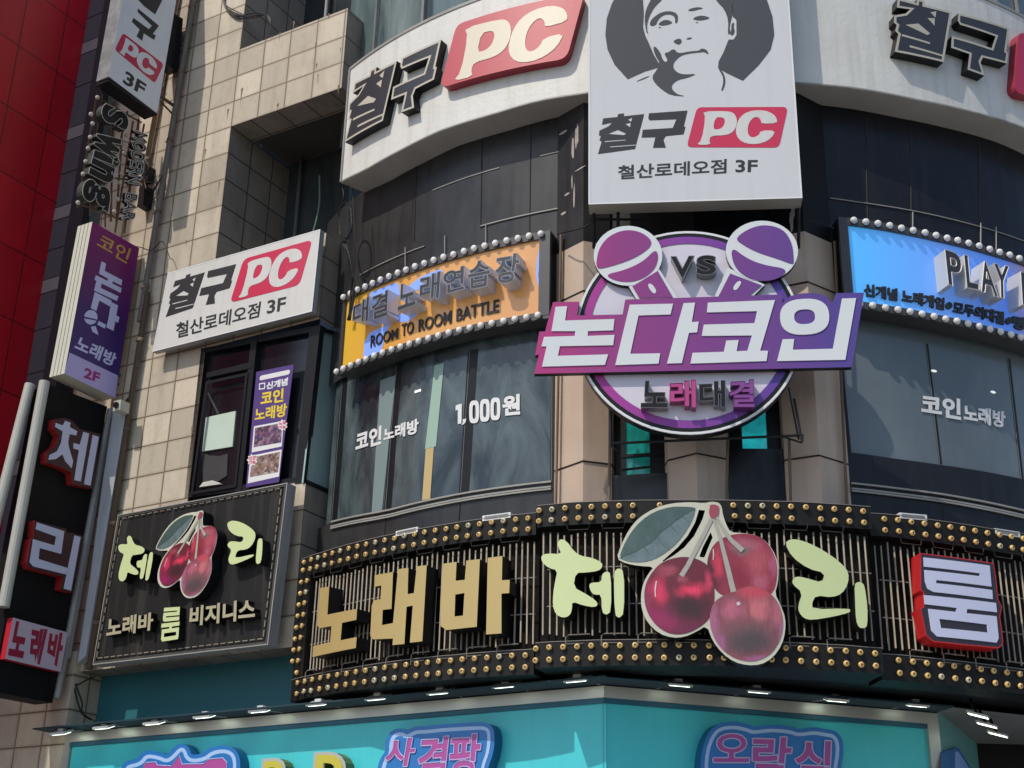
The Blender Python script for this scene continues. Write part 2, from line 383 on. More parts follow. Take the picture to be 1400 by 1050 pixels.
# ================================================================ setting
g = MB(); g.face([(-600, -600, 0), (600, -600, 0), (600, 900, 0), (-600, 900, 0)], 0)
tag(g.build('ground', mat('asphalt', (.055, .053, .05), .85, var=.6, dark=(.035, .034, .032), bump=.3)), kind='structure')
pv = MB(); pv.face([(-40, 6, .12), (40, 6, .12), (40, 60, .12), (-40, 60, .12)]); pv.face([(-40, 6, 0), (40, 6, 0), (40, 6, .12), (-40, 6, .12)])
tag(pv.build('pavement', mat('paving', (.40, .38, .35), .8, var=.5, bump=.3)), kind='structure')
# ================================================================ the corner building
B = thing('corner_building', 'tile clad corner building with a curved dark glass corner covered in shop signs', 'building', (1.2, 17.0, .12))
uA = F.hit(308, 243)[0]                        # right edge of the left pier
uR = F.hit(446, 318)[0]                        # right end of the flat facade
uL = F.hit(160, 150)[0]
zB0 = F.hit(319, 172)[1]; zB1 = F.hit(332, 66)[1]; uB = F.hit(470, 80)[0]
zsill = F.hit(330, 672)[1]; zhead = F.hit(300, 471)[1]; zlow = F.hit(300, 896)[1]; zp = F.hit(446, 318)[1]
for n_ in tileF.node_tree.nodes:
    if n_.type == 'MAPPING' and tuple(n_.inputs['Scale'].default_value) == (1, 1, 1) and n_.inputs['Vector'].links[0].from_node.type == 'UVMAP': n_.inputs['Location'].default_value = (-uA+20*.586, -zB0+40*.521, 0)
for n_ in tileR.node_tree.nodes:
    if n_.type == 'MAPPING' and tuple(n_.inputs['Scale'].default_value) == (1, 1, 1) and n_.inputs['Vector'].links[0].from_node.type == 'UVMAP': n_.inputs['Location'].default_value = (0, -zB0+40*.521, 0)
w1 = MB()
R4 = lambda u0, u1, v0, v1: ((u0, v0), (u1, v0), (u1, v1), (u0, v1))
w1.quad_s(F, R4(uL, uA, zlow, 21))
w1.quad_s(F, R4(uA, uR, zlow, zsill))
w1.quad_s(F, R4(uA, uR-.18, zhead, zp-.25))
w1.quad_s(F, R4(uR-.18, uR, zhead, zp))
w1.quad_s(F, R4(uA, uB, zB0, zB1))
w1.build('tiled_wall', tileF, B)
w2 = MB()
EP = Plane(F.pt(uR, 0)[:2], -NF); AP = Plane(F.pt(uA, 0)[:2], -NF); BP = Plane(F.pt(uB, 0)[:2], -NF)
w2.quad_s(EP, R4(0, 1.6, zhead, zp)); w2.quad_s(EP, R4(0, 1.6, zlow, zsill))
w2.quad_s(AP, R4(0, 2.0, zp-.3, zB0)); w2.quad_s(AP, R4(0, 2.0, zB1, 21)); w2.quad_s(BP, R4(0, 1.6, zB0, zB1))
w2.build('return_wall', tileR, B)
s1 = MB()
def horiz(mb, S, u0, u1, d0, d1, z, m=0):
    mb.face([S.pt(u0, z, d0), S.pt(u1, z, d0), S.pt(u1, z, d1), S.pt(u0, z, d1)], m, ((u0, d0), (u1, d0), (u1, d1), (u0, d1)))
horiz(s1, F, uA, uB, 0, -.56, zB0); horiz(s1, F, uA, uB, -.56, -2, zB0+.08, 1); horiz(s1, F, uA, uB, 0, -2, zB1-.02, 0)
s1.quad_s(F, R4(uA, uB, zB0, zB0+.08), -.56)
horiz(s1, F, uL, uR, 0, -3, zlow, 0); horiz(s1, F, uA, uR, 0, -2.2, zp-.01, 0)
s1.build('soffit', [tileR, mat('soffit_slats', (.06, .055, .05), .7, var=.5)], B)
# recess between pier and corner, upper and lower
for (za, zb, nm) in ((zp-.3, zB0+.08, 0), (zB1, 21, 1)):
    r = MB(); r.quad_s(F, R4(uA-.1, uR+1.2, za, zb), -1.6)
    wn = r.build('recess_window', glassRc, B)
    fr = MB()
    for u in ((uA+.35, uA+1.7) if nm == 0 else (uA+.62, uA+1.9)):
        fr.tube([F.pt(u, za, -1.5), F.pt(u, zb, -1.5)], .035, 0, 8)
    fr.strip(F, za+.95, za+1.02, uA, uR+1, -1.6, -1.55, 1)
    fr.build('frame', greyM, wn)
    if nm == 0:
        q = MB(); q.strip(F, za+.2, za+.9, uA+.5, uA+1.75, -1.6, -1.57, 1); q.build('panel', mat('grey_infill', (.12, .12, .115), .6, var=.5), wn)
        q = MB(); q.quad_s(Plane(F.pt(uR+.2, 0)[:2], -NF), R4(.25, 1.7, za, zb)); q.build('pane', glassG, wn)
    else:
        q = MB(); q.strip(F, za, zb, uA+2.3, uA+4.4, -1.6, -1.45, 1); q.build('pane', glassU, wn)
# second floor window at the corner
def px_quad(S, q, d): return [S.hit(x, y, d) for x, y in q]
W = MB(); Wz = Z(250, 450, 3.9914)
wq = Wz([(100, 105), (752, -25), (655, 835), (8, 922)])
W.prism(F, wq, -.25, -.1); win = W.build('corner_window', glassD, B)
fr = MB(); fr.outline(F, wq, .09, 0.0)
fr.prism(F, Wz([(372, 55), (405, 48), (318, 890), (283, 895)]), -.1, .012)
fr.prism(F, Wz([(128, 265), (375, 212), (372, 180), (132, 236)]), -.1, .02)
fr.outline(F, Wz([(125, 285), (355, 235), (290, 862), (40, 905)]), .05, .03)
fr.prism(F, Wz([(690, 0), (750, -20), (655, 840), (610, 845)]), -.1, .008)
eq = Wz([(752, -10), (885, 25), (812, 905), (657, 838)])
fr.outline(EP, eq, .07, .01)
fr.build('frame', blackM, win)
q = MB(); q.prism(EP, eq, -.05, -.02); q.build('pane', glassG, win)
q = MB(); q.prism(F, Wz([(125, 482), (288, 446), (270, 640), (105, 667)]), -.1, -.07); q.build('paper_sheet', mat('pale_green_sheet', (.50, .60, .50), .7, var=.2), win)
q = MB(); q.prism(F, Wz([(105, 675), (150, 690), (200, 692), (245, 680), (240, 800), (190, 830), (110, 845)]), -.1, -.08); q.build('cloth', mat('grey_cloth', (.045, .043, .043), .9, var=.5, bump=.5), win)
q = MB(); q.prism(F, Wz([(88, 862), (110, 835), (160, 825), (200, 838), (205, 845)]), -.1, -.06); q.build('cloth', mat('white_cloth', (.55, .53, .48), .9), win)
q = MB(); q.tube([F.P(*Wz([(138, 350)])[0], -.08), F.P(*Wz([(195, 462)])[0], -.08)], .018); q.build('stay_arm', greyM, win)
# ---------------- curved corner: dark cladding, glass, bands
UL, UR = radians(-62)*7.35, radians(62)*7.35
sillL = vcurve(D, [(455, 713), (530, 698), (635.4, 674), (754.4, 658)]); sillR = vcurve(D, [(1157.8, 617.8), (1230, 628), (1286, 635.5), (1398, 655)])
uc = D.hit(960, 650)[0]
sill = lambda u: sillL(u) if u < uc else sillR(u)
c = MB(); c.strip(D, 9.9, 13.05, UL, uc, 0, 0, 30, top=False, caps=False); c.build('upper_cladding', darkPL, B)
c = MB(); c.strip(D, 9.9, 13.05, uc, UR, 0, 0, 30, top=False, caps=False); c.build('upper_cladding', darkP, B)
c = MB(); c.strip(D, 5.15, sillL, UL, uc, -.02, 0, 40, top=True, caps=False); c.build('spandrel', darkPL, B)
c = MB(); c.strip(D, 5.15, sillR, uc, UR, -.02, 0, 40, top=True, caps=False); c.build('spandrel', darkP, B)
# joints, ledge lines and pale reflection lines of the cladding
j = MB()
for (xa, ya, xb, yb) in ((566, 330, 571, 178), (657, 312, 659, 190), (724, 318, 726, 170), (630, 672, 626, 730), (528, 698, 524, 748)):
    j.tube([D.P(xa, ya, .004), D.P(xb, yb, .004)], .009, 0, 4)
for (xa, ya, xb, yb) in ((1246, 320, 1245, 160), (1286, 675, 1293, 722), (1186, 300, 1184, 160), (1340, 345, 1338, 200)):
    j.tube([D.P(xa, ya, .004), D.P(xb, yb, .004)], .009, 0, 4)
j.build('cladding_joint', ruleD, B)
lg = MB()
for pts in ([(592, 260), (640, 242), (683, 229)], [(739, 213), (765, 207)]):  # bright reflections on the upper cladding, built as thin pale strips
    f = vcurve(D, pts); lg.strip(D, lambda u: f(u)-.012, f, D.hit(*pts[0])[0], D.hit(*pts[-1])[0], 0, .012, 8)
for pts, hh, dd in (([(493, 376), (581, 336.5)], .012, .02), ([(657.7, 309), (700, 298), (763, 285)], .016, .02), ([(1135, 271), (1175, 277), (1246, 288), (1320, 305), (1400, 330)], .012, .02)):
    f = vcurve(D, pts); ua = D.hit(*pts[0])[0]; ub = D.hit(*pts[-1])[0]
    lg.strip(D, lambda u: f(u)-hh, f, ua, ub, 0, dd, 10)
for pts in ([(455, 713), (530, 698), (635.4, 674), (754.4, 658)], [(1162.7, 660.3), (1230, 668), (1286.8, 675.4), (1399.5, 698)]):
    f = vcurve(D, pts); ua = D.hit(*pts[0])[0]; ub = D.hit(*pts[-1])[0]
    for o_ in (0.0, -.07, -.1): lg.strip(D, lambda u: f(u)-.022+o_, lambda u: f(u)+o_, ua, ub, 0, .035, 14)
lg.build('ledge_and_reflection', seamM, B)
# ribbon windows of the second floor
def ribbon(u0, u1, gm, mull, parent):
    q = MB(); q.strip(D, 7.1, 9.95, u0, u1, -.09, -.06, 26, top=False, caps=False); wn = q.build('ribbon_window', gm, parent)
    fr = MB()
    for (xa, ya, xb, yb, wd) in mull:
        a = D.hit(xa, ya, -.057); b = D.hit(xb, yb, -.057)
        fr.face([D.pt(a[0]-wd, a[1], -.057), D.pt(a[0]+wd, a[1], -.057), D.pt(b[0]+wd, b[1], -.057), D.pt(b[0]-wd, b[1], -.057)])
        fr.tube([D.pt(a[0]-wd*.6, a[1], -.058), D.pt(b[0]-wd*.6, b[1], -.058)], .006, 1, 4)
    fr.build('mullion', [blackM, greyM], wn); return wn
uwl = D.hit(463, 620)[0]; uwr = D.hit(757, 600)[0]
wl = ribbon(uwl-.35, uwr+.1, glassL, ((544.7, 500, 529.7, 699, .075), (646.7, 478, 634, 674, .085), (472, 505, 456, 714, .10), (758, 480, 757, 660, .05)), B)
cl = MB()
for q, m in (([(594, 500), (607, 496), (596, 610), (581, 614)], 0), ([(582, 614), (593, 611), (588, 682), (577, 684)], 1), ([(520, 520), (541, 513), (522, 699), (508, 702)], 2)):
    cl.prism(D, q, -.058, -.052, m)
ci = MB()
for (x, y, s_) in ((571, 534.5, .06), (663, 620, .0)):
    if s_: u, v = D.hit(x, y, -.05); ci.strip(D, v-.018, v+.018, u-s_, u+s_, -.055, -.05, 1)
ci.build('lamp_glint', mat('glint_white', (.8, .8, .78), .4, emit=(1, .97, .9), es=.5), wl)  # glints of indoor lamps, put on the opaque glass as small glowing patches
cl.build('curtain', [mat('curtain_green', (.30, .44, .36), .6), mat('curtain_yellow', (.50, .38, .17), .6), mat('curtain_pale', (.19, .25, .25), .5)], wl)
wr = ribbon(D.hit(1150, 560)[0]-.1, UR, glassR, ((1267, 470, 1286, 634, .022), (1379, 490, 1397.5, 655, .03), (1149, 500, 1160, 620, .04)), B)
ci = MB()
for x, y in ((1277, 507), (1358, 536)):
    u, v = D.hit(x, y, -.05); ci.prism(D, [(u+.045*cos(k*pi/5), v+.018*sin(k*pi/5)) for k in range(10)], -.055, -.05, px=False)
ci.build('lamp_glint', MATS['glint_white'], wr)  # same glowing glint patches on the right window
# fourth floor glass above the band
ztop = D.hit(550, 46.5, .45)[1]
q = MB(); q.strip(D, ztop-.6, 21, UL, UR, -.1, -.1, 30, top=False, caps=False); w4 = q.build('upper_window', glassU, B)
fr = MB()
for x, y in ((516, 40), (581, 18), (668, 4), (1360, 2), (1388, 6)):
    u = D.hit(x, y, -.1)[0]; fr.strip(D, ztop-.3, 21, u-.03, u+.03, -.1, -.04, 1)
fr.build('mullion', greyM, w4)
light_block_core = MB(); light_block_core.box((C0[0]+1, C0[1]+2, 11), (5, 0, 0), (0, 5, 0), (0, 0, 11)); light_block_core.box(F.pt(uL+2.4, 11, -6), tuple((TR_*4.6).to_3d()), tuple((NF*3).to_3d()), (0, 0, 11))  # unseen dark boxes added to block light from behind the walls
light_block_core.build('light_block_core', blackP, B)
# ---------------- stone columns
def plan(px, d, y=650): u, v = D.hit(px, y, d); p = D.pt(u, 0, d); return (p.x, p.y)
def column(xs, ds, ztop_c, nm='column'):
    P = [plan(x, d) for x, d in zip(xs, ds)]; q = MB(); run = 0
    for a, b in zip(P, P[1:]):
        ln = math.hypot(b[0]-a[0], b[1]-a[1])
        q.face([(a[0], a[1], 5.3), (b[0], b[1], 5.3), (b[0], b[1], ztop_c), (a[0], a[1], ztop_c)], 0, ((run, 4.9), (run+ln, 4.9), (run+ln, ztop_c), (run, ztop_c))); run += ln
    o = q.build(nm, colT, B)
    jt = MB()
    for z in (7.62, 10.02):
        jt.tube([(a[0]*.9995, a[1]*.9995, z) for a in P], .011, 0, 4)
    jt.build('joint', ruleD, o)
    return P, o
zc = D.hit(798, 317, .5)[1]
PL, oL = column((758, 797, 836, 842), (.0, .26, .05, -.2), zc)
PM, oM = column((907, 914, 953, 993, 1000), (-.2, .08, .3, .08, -.2), 9.6)
PR, oR = column((1068, 1074, 1122, 1161), (-.2, .05, .27, .0), zc)
for P, xs in ((PL, (758, 797, 842)), (PR, (1068, 1122, 1161))):
    q = MB()
    for a, b in zip(P, P[1:]): q.face([(a[0], a[1], zc), (b[0], b[1], zc), (b[0], b[1], 13), (a[0], a[1], 13)])
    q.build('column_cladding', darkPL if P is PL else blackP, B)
pp = MB()                                      # dirt brown service pipes on the columns
for xa, ya, xb, yb, d in ((767, 320, 760, 690, .12), (1141, 330, 1158, 690, .1), (834, 540, 833, 692, .3), (995, 600, 993, 690, .3), (1079, 600, 1081, 690, .3)):
    pp.tube([D.P(xa, ya, d), D.P(xb, yb, d)], .02, 0, 6)
pp.build('service_pipe', mat('rusty_pipe', (.16, .10, .06), .7, var=.5), B)
pl_ = MB()                                     # flaking pale paint on the dark upper columns
random.seed(3)
for P, segs in ((PR, (0, 1)), (PL, (0, 1))):
    for k in range(9):
        i = random.choice((1,)) if P is PR else 0
        a, b = Vector(P[i]), Vector(P[i+1]); t = random.uniform(.55, .8) if k < 5 else random.uniform(.1, .9); z = random.uniform(zc+.1, 12.7)
        n2 = Vector((-(b-a).y, (b-a).x)).normalized(); n2 = n2 if n2.y < 0 else -n2
        c = a.lerp(b, t)+n2*.004; e = (b-a).normalized()
        vert = k < 5
        wv, hv = (random.uniform(.01, .03), random.uniform(.08, .28)) if vert else (random.uniform(.05, .16), random.uniform(.012, .03))
        lp = [(wv*cos(2*pi*m/9)*random.uniform(.5, 1.1), hv*sin(2*pi*m/9)*random.uniform(.6, 1.1)) for m in range(9)]
        pl_.face([(c.x+e.x*x, c.y+e.y*x, z+y) for x, y in lp])
pl_.build('flaking_paint', mat('flaked_paint', (.42, .36, .33), .8, var=.5), B)
# windows between the columns with a lit room behind
for xs, m1 in (((840, 910), ('lit_teal', (.02, .30, .27), .30)), ((998, 1070), ('lit_cyan', (.02, .42, .46), .75))):
    ua, ub = D.hit(xs[0], 620, -.15)[0], D.hit(xs[1], 620, -.15)[0]
    q = MB(); q.strip(D, 6.4, 11.2, ua, ub, -.2, -.15, 4, top=False, caps=False); wn = q.build('lobby_window', glassD, B)
    z0 = D.hit(870, 651, -.13)[1]
    fr = MB()
    fr.strip(D, 6.4, 10.8, ua, ua+.16, -.15, -.1, 1); fr.strip(D, 6.4, 10.8, ub-.2, ub, -.15, -.1, 1)
    fr.strip(D, z0-.06, z0, ua, ub, -.15, -.09, 2); fr.strip(D, z0+.25, z0+.29, ua, ub, -.15, -.09, 2); fr.strip(D, 9.4, 11, ua, ub, -.14, -.1, 2)
    fr.build('frame', blackM, wn)
    q = MB(); q.strip(D, z0, 9.4, ua+.16, ub-.2, -.14, -.13, 4, top=False, caps=False)
    q.build('pane', glass_mat(m1[0], tuple(v*.35 for v in m1[1]), m1[1], .1, sx=1.2, sz=.9, scale=1.6, emit=m1[2]), wn)
# ================================================================ shared glyph shapes, traced on the billboard
CHEOL = [(178,646),(256,638),(260,622),(292,618),(290,634),(402,622),(352,812),(150,840),(170,772),(158,766),(166,742),(155,738),(158,712),(206,690),(228,668),(172,680)]
CHEOL_H = [[(312,652),(337,640),(331,664)], [(298,676),(328,668),(325,694)], [(203,730),(258,708),(304,728),(292,737)], [(186,768),(300,760),(300,766),(184,775)], [(215,797),(357,787),(356,793),(214,804)]]
GU = [(428,618),(638,603),(618,690),(627,692),(617,732),(519,742),(507,762),(520,805),(450,806),(463,748),(388,750),(394,708),(558,698),(578,650),(432,656),(424,645)]
BADGE = [(690,585),(1187,583),(1138,805),(633,803)]
PP = [(722,607),(860,606),(893,618),(909,650),(905,690),(885,722),(845,738),(768,740),(757,765),(765,790),(686,790),(716,765),(737,640)]
PP_H = [(790,640),(833,640),(845,658),(835,690),(812,706),(777,706)]
CC = [(1128,672),(1040,675),(1040,655),(1022,637),(1000,640),(975,665),(965,705),(972,740),(995,752),(1025,740),(1040,712),(1120,712),(1095,755),(1050,780),(990,788),(935,775),(905,740),(902,700),(915,655),(945,620),(995,602),(1060,602),(1105,620),(1125,645)]
A_SRC = [(150,840),(352,812),(402,622),(638,603),(522,805)]
pcRed = mat('sign_red', (.56, .018, .07), .4, var=.25, dark=(.45, .03, .07), coat=.2)
pcRedF = mat('faded_red', (.52, .06, .075), .45, var=.4, dark=(.44, .08, .09), coat=.15)
inkB = mat('ink_black', (.018, .018, .021), .45)
faceB = mat('letter_charcoal', (.035, .036, .042), .35, var=.3, dark=(.05, .05, .05))
rimC = mat('letter_rim_cream', (.50, .46, .37), .5)
creamL = mat('cream_letter', (.72, .65, .50), .45, var=.25, dark=(.6, .5, .36))
whiteL = mat('white_letter', (.74, .74, .73), .4, var=.12)
def sm1(L): return smooth(L, 1)
def pc_logo(S, tog, tob, d, parent, d2=None):
    q = MB(); q.prism(S, [tog(CHEOL)]+[tog(h) for h in CHEOL_H], d, d+.004); q.prism(S, tog(GU), d, d+.004); q.build('lettering', inkB, parent)
    q = MB(); q.prism(S, rrect(tob(BADGE), .13), d, d+.004); b = q.build('badge', pcRed, parent)
    q = MB(); q.prism(S, [sm1(tob(PP)), sm1(tob(PP_H))], d+.004, d+.008); q.prism(S, sm1(tob(CC)), d+.004, d+.008); q.build('lettering', whiteS, b)
# ================================================================ white sign band round the corner
bandBot = [(468,248),(500,233),(550,205),(600,180),(675,156.6),(738,138),(802,128),(1087.6,114),(1175,122),(1250,136.5),(1325.6,153),(1399,175)]
bandTop = [(479.5,87),(514,63.6),(550,46.5),(592,27),(644.5,0)]
fb = vcurve(D, bandBot, .45); zt = ztop
bu0 = D.hit(467, 240, .45)[0]; bu1 = radians(58)*7.35
band = thing('curved_sign_band', 'white fabric sign band with raised letters wrapped round the building corner', 'sign', D.pt(0, 12.9, .4))
q = MB(); q.strip(D, fb, zt, bu0, bu1, .0, .45, 60, 0, 0); q.build('banner', whiteB, band)
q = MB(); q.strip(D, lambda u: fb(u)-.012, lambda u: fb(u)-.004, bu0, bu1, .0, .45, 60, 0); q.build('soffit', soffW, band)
q = MB(); q.strip(D, zt-.02, zt+.03, bu0, bu1, .2, .465, 60, 0); q.strip(D, lambda u: fb(u)-.005, lambda u: fb(u)+.02, bu0, bu1, .2, .462, 60, 0); q.strip(D, fb, zt, bu0-.01, bu0+.03, .0, .47, 1); q.build('edge_trim', seamM, band)
zl = Z(400, 0, 3.3333); zr = Z(1050, 0, 3.9914)
for zz, dst in ((zl, [(240,645),(415,548),(468,284),(684,174),(549,495)]), (zr, [(680,285),(970,337),(1015,62),(1305,158),(1187,413)])):
    af = affine(A_SRC, zz(dst))
    for L_, H_ in ((CHEOL, CHEOL_H), (GU, [])):
        q = MB(); q.prism(D, [af(L_)], .44, .60, 0, 1)
        q.outline(D, af(L_), .035, .604, 2)
        for h in H_: q.prism(D, af(h), .60, .604, 2)
        q.build('letter', [faceB, blackM, rimC], band)
for zz, dst in ((zl, [(748,108),(1332,-38),(1250,264),(670,400)]), (zr, [(1368,168),(1930,385),(1890,690),(1343,500)])):
    hb = homog(BADGE, zz(dst))
    q = MB(); q.prism(D, rrect(hb(BADGE), .13), .44, .60, 0, 1); pl = q.build('badge', [pcRedF if zz is zl else pcRed, mat('red_side', (.30, .02, .04), .45)], band)
    q = MB(); q.prism(D, [sm1(hb(PP)), sm1(hb(PP_H))], .60, .607); q.build('letter', creamL, pl)
    q = MB(); q.prism(D, sm1(hb(CC)), .60, .607); q.build('letter', creamL, pl)
# ================================================================ billboard with the portrait
bd = -.18
ul, vb = M.hit(804.5, 281, bd); ur, vb2 = M.hit(1097, 269.5, bd); vb = (vb+vb2)/2; vt = 15.4
bill = thing('billboard', 'tall white lightbox billboard with a black stencil portrait over a red logo', 'billboard', M.pt((ul+ur)/2, vb, bd-.1))
q = MB(); q.prism(M, [(ul,vb),(ur,vb),(ur,vt),(ul,vt)], bd-.26, bd, 0, 1, px=False, back=True); q.build('panel', [mat('billboard_sheet', (.60, .605, .615), .42, var=.2, streak=.3, dark=(.53, .53, .53)), soffW], bill)
q = MB(); q.outline(M, [(ul,vb),(ur,vb),(ur,vt),(ul,vt)], .022, bd+.004, 0, px=False); q.build('frame', whiteL, bill)
zb = Z(780, 0, 3.9914); q = MB(); e0, e1 = bd, bd+.004
Lp = [(395,-60),(395,0),(400,70),(396,150),(408,195),(425,230),(455,300),(485,350),(478,368),(400,392),(312,432),(240,352),(202,270),(190,190),(198,100),(225,20),(300,-110),(400,-190),(420,-120)]
Rp = [(880,-60),(878,0),(886,90),(905,108),(906,190),(890,215),(862,216),(835,285),(808,335),(805,372),(860,402),(940,440),(1030,352),(1092,270),(1112,190),(1102,90),(1072,0),(1000,-110),(900,-190),(880,-120)]
for lp in (Lp, Rp): q.prism(M, zb(lp), e0, e1)
q.prism(M, zb([(400,-190),(900,-190),(880,-120),(420,-120)]), e0, e1)
feats = [[(403,100),(412,50),(432,10),(450,-30),(505,-30),(500,0),(470,25),(443,62),(422,112),(416,150),(425,190),(412,170)],
 [(780,-30),(866,-30),(884,20),(888,62),(882,90),(874,120),(868,150),(872,182),(858,190),(862,110),(840,50),(800,10)],
 [(430,132),(442,105),(462,88),(488,70),(525,60),(565,64),(586,82),(586,110),(580,126),(570,126),(572,100),(556,80),(520,78),(492,92),(474,114),(468,134),(445,144)],
 [(478,132),(500,112),(530,107),(558,122),(542,132),(512,139),(490,138)], [(638,57),(660,44),(700,38),(727,45),(700,51),(660,61)],
 [(663,104),(690,88),(725,84),(764,97),(737,107),(700,112)], [(680,122),(700,120),(690,126)], [(476,148),(498,148),(488,153)],
 [(558,226),(580,212),(602,211),(608,228),(595,243),(578,240)], [(628,213),(650,203),(666,207),(646,216)],
 [(537,284),(555,268),(572,272),(578,284),(600,290),(650,280),(703,276),(713,264),(738,268),(753,288),(748,296),(730,282),(710,285),(650,291),(605,302),(580,322),(562,345),(560,370),(582,396),(620,407),(692,402),(640,424),(592,434),(562,452),(550,475),(562,497),(585,515),(632,526),(548,520),(500,490),(462,455),(443,420),(470,382),(489,345),(462,302),(450,258),(462,252),(490,285),(500,320),(516,340),(532,330),(514,298),(516,288)],
 [(878,130),(894,120),(890,150),(898,172),(884,196),(868,184),(878,160)], [(806,375),(830,388),(846,430),(842,468),(830,496),(821,492),(832,460),(834,425),(820,395)], [(350,448),(400,424),(440,410),(400,432)]]
for lp in feats: q.prism(M, smooth(zb(lp), 1), e0, e1)
q.build('portrait_print', mat('print_grey', (.045, .047, .055), .5), bill)
idb = zb; pc_logo(M, zb, zb, bd, bill)
q = MB(); zt_ = Z(780, 0, 3.9914)
text(q, M, '철산로데오점', zt_([(258,903),(852,866),(850,945),(258,980)]), bd, bd+.004, bold=.019)
text(q, M, '3F', zt_([(900,872),(1022,872),(1018,938),(900,940)]), bd, bd+.004, bold=.02); q.build('lettering', inkB, bill)
q = MB()
for x in (812, 845, 1092): q.tube([M.P(x, 284, bd-.2), M.P(x, 340, bd-.5)], .022, 0, 4)
q.tube([M.P(808, 300, bd-.3), M.P(905, 300, bd-.3)], .02, 0, 4)
q.build('support_frame', blackM, bill)
# ================================================================ microphone sign
micG = ('X', -2.35, 1.45, [(0, (.46, .045, .20)), (.3, (.28, .05, .21)), (1, (.09, .06, .27))])
purple = mat('purple_print', (.3, .06, .3), .45, grad=micG, spec=.25)
micW = mat('sign_white', (.66, .69, .69), .4, var=.08)
lilac = mat('lilac_sheet', (.64, .60, .68), .42)
chrome = mat('chrome', (.30, .30, .31), .25, .7, var=.3, dark=(.05, .05, .05))
vs = thing('karaoke_sign', 'round lilac sign with two microphones and a purple nameplate before the stone columns', 'sign', M.pt(-.36, 9.05, -.2))
cu, cv, cr = -.358, 9.05, 1.395
q = MB(); q.prism(M, ell(cu, cv, cr, cr, 72), -.24, -.10, 0, 1, px=False, back=True); disc = q.build('disc', [lilac, blackM], vs)
q = MB()
for r0, r1, d, m in ((cr-.005, cr-.035, -.092, 0), (cr-.035, cr-.085, -.094, 1), (cr-.085, cr-.185, -.092, 2)):
    A_ = ell(cu, cv, r0, r0, 72); B_ = ell(cu, cv, r1, r1, 72)
    for k in range(72): q.quad_s(M, (A_[k], A_[(k+1) % 72], B_[(k+1) % 72], B_[k]), d, m)
q.build('rim', [whiteL, blackM, mat('purple_ring', (.2, .03, .3), .4, grad=('X', -1.75, 1.0, [(0, (.42, .03, .26)), (.5, (.22, .04, .30)), (1, (.07, .04, .30))]))], disc)
zm = Z(720, 280, 2.857)
def mic(circ, outer, parts):
    q = MB(); q.prism(M, zm(ell(*circ, 40)), -.11, -.024, 0, 1); q.prism(M, zm(outer), -.11, -.028, 0, 1); m_ = q.build('microphone', [micW, blackM], vs)
    q = MB()
    for p_ in parts[:2]: q.prism(M, smooth(zm(p_), 2), -.024, -.018)
    q.prism(M, zm(parts[2]), -.024, -.018); q.build('print', purple, m_)
    q = MB(); q.prism(M, smooth(zm(parts[3]), 2), -.018, -.013); q.build('switch', micW, m_)
mic((396, 199, 134, 117), [(395,312),(510,238),(590,366),(430,372)], [
 [(272,220),(284,165),(325,118),(390,95),(455,108),(498,150),(445,196),(370,228),(290,250),(274,246)],
 [(303,273),(380,256),(455,222),(503,172),(516,200),(503,248),(462,284),(410,302),(350,298)],
 [(413,318),(512,258),(572,362),(440,364)], [(470,312),(487,305),(510,338),(495,350)]])
mic((919, 180, 141, 118), [(785,245),(930,312),(880,362),(730,366)], [
 [(815,130),(868,92),(932,76),(1003,94),(1038,150),(1044,220),(1040,234),(985,212),(895,184),(835,150)],
 [(796,160),(860,210),(930,236),(1022,250),(990,286),(930,300),(860,286),(808,240)],
 [(795,268),(918,314),(868,356),(748,360)], [(826,295),(842,302),(818,337),(803,326)]])
BAN = [(103,380),(205,378),(197,432),(375,428),(385,370),(1000,350),(998,384),(1030,356),(1075,346),(1120,344),(1165,354),(1195,384),(1208,345),(1318,343),(1270,634),(30,660),(48,585),(33,588),(50,495),(72,495)]
q = MB(); q.prism(M, zm(BAN), -.09, .0, 0, 1); ban = q.build('nameplate', [purple, blackM], vs)
for lps in ([[(113,398),(158,396),(150,452),(343,446),(338,490),(240,493),(238,512),(343,508),(338,548),(130,552),(122,590),(318,584),(306,625),(60,632),(78,553),(58,553),(68,516),(188,512),(190,493),(97,493)]],
 [[(403,390),(572,386),(562,428),(437,432),(405,582),(522,580),(515,620),(346,626)]], [[(613,384),(658,382),(645,458),(672,456),(666,498),(634,500),(606,618),(548,620)]],
 [[(708,382),(970,372),(912,570),(943,570),(937,610),(640,620),(648,578),(770,574),(780,530),(828,528),(820,572),(862,570),(880,510),(684,512),(692,468),(890,462),(900,415),(704,420)]],
 [ell(1086, 437, 96, 70, 32, -.05, .8), ell(1086, 437, 41, 29, 24, -.05, .8)], [[(1232,366),(1287,364),(1245,605),(978,610),(1000,525),(1045,524),(1040,566),(1196,562)]]):
    q = MB(); q.prism(M, [zm(l) for l in lps], .0, .012, 0, 0); q.build('letter', micW, ban)
q = MB()
text(q, M, 'V', zm([(563,203),(655,200),(655,285),(563,285)]), -.1, .04, 0, 1, bold=.03, rim=(.006, 1)); text(q, M, 'S', zm([(664,198),(742,198),(742,274),(664,274)]), -.1, .04, 0, 1, bold=.035, rim=(.006, 1))
q.build('lettering', [blackM, chrome], vs)
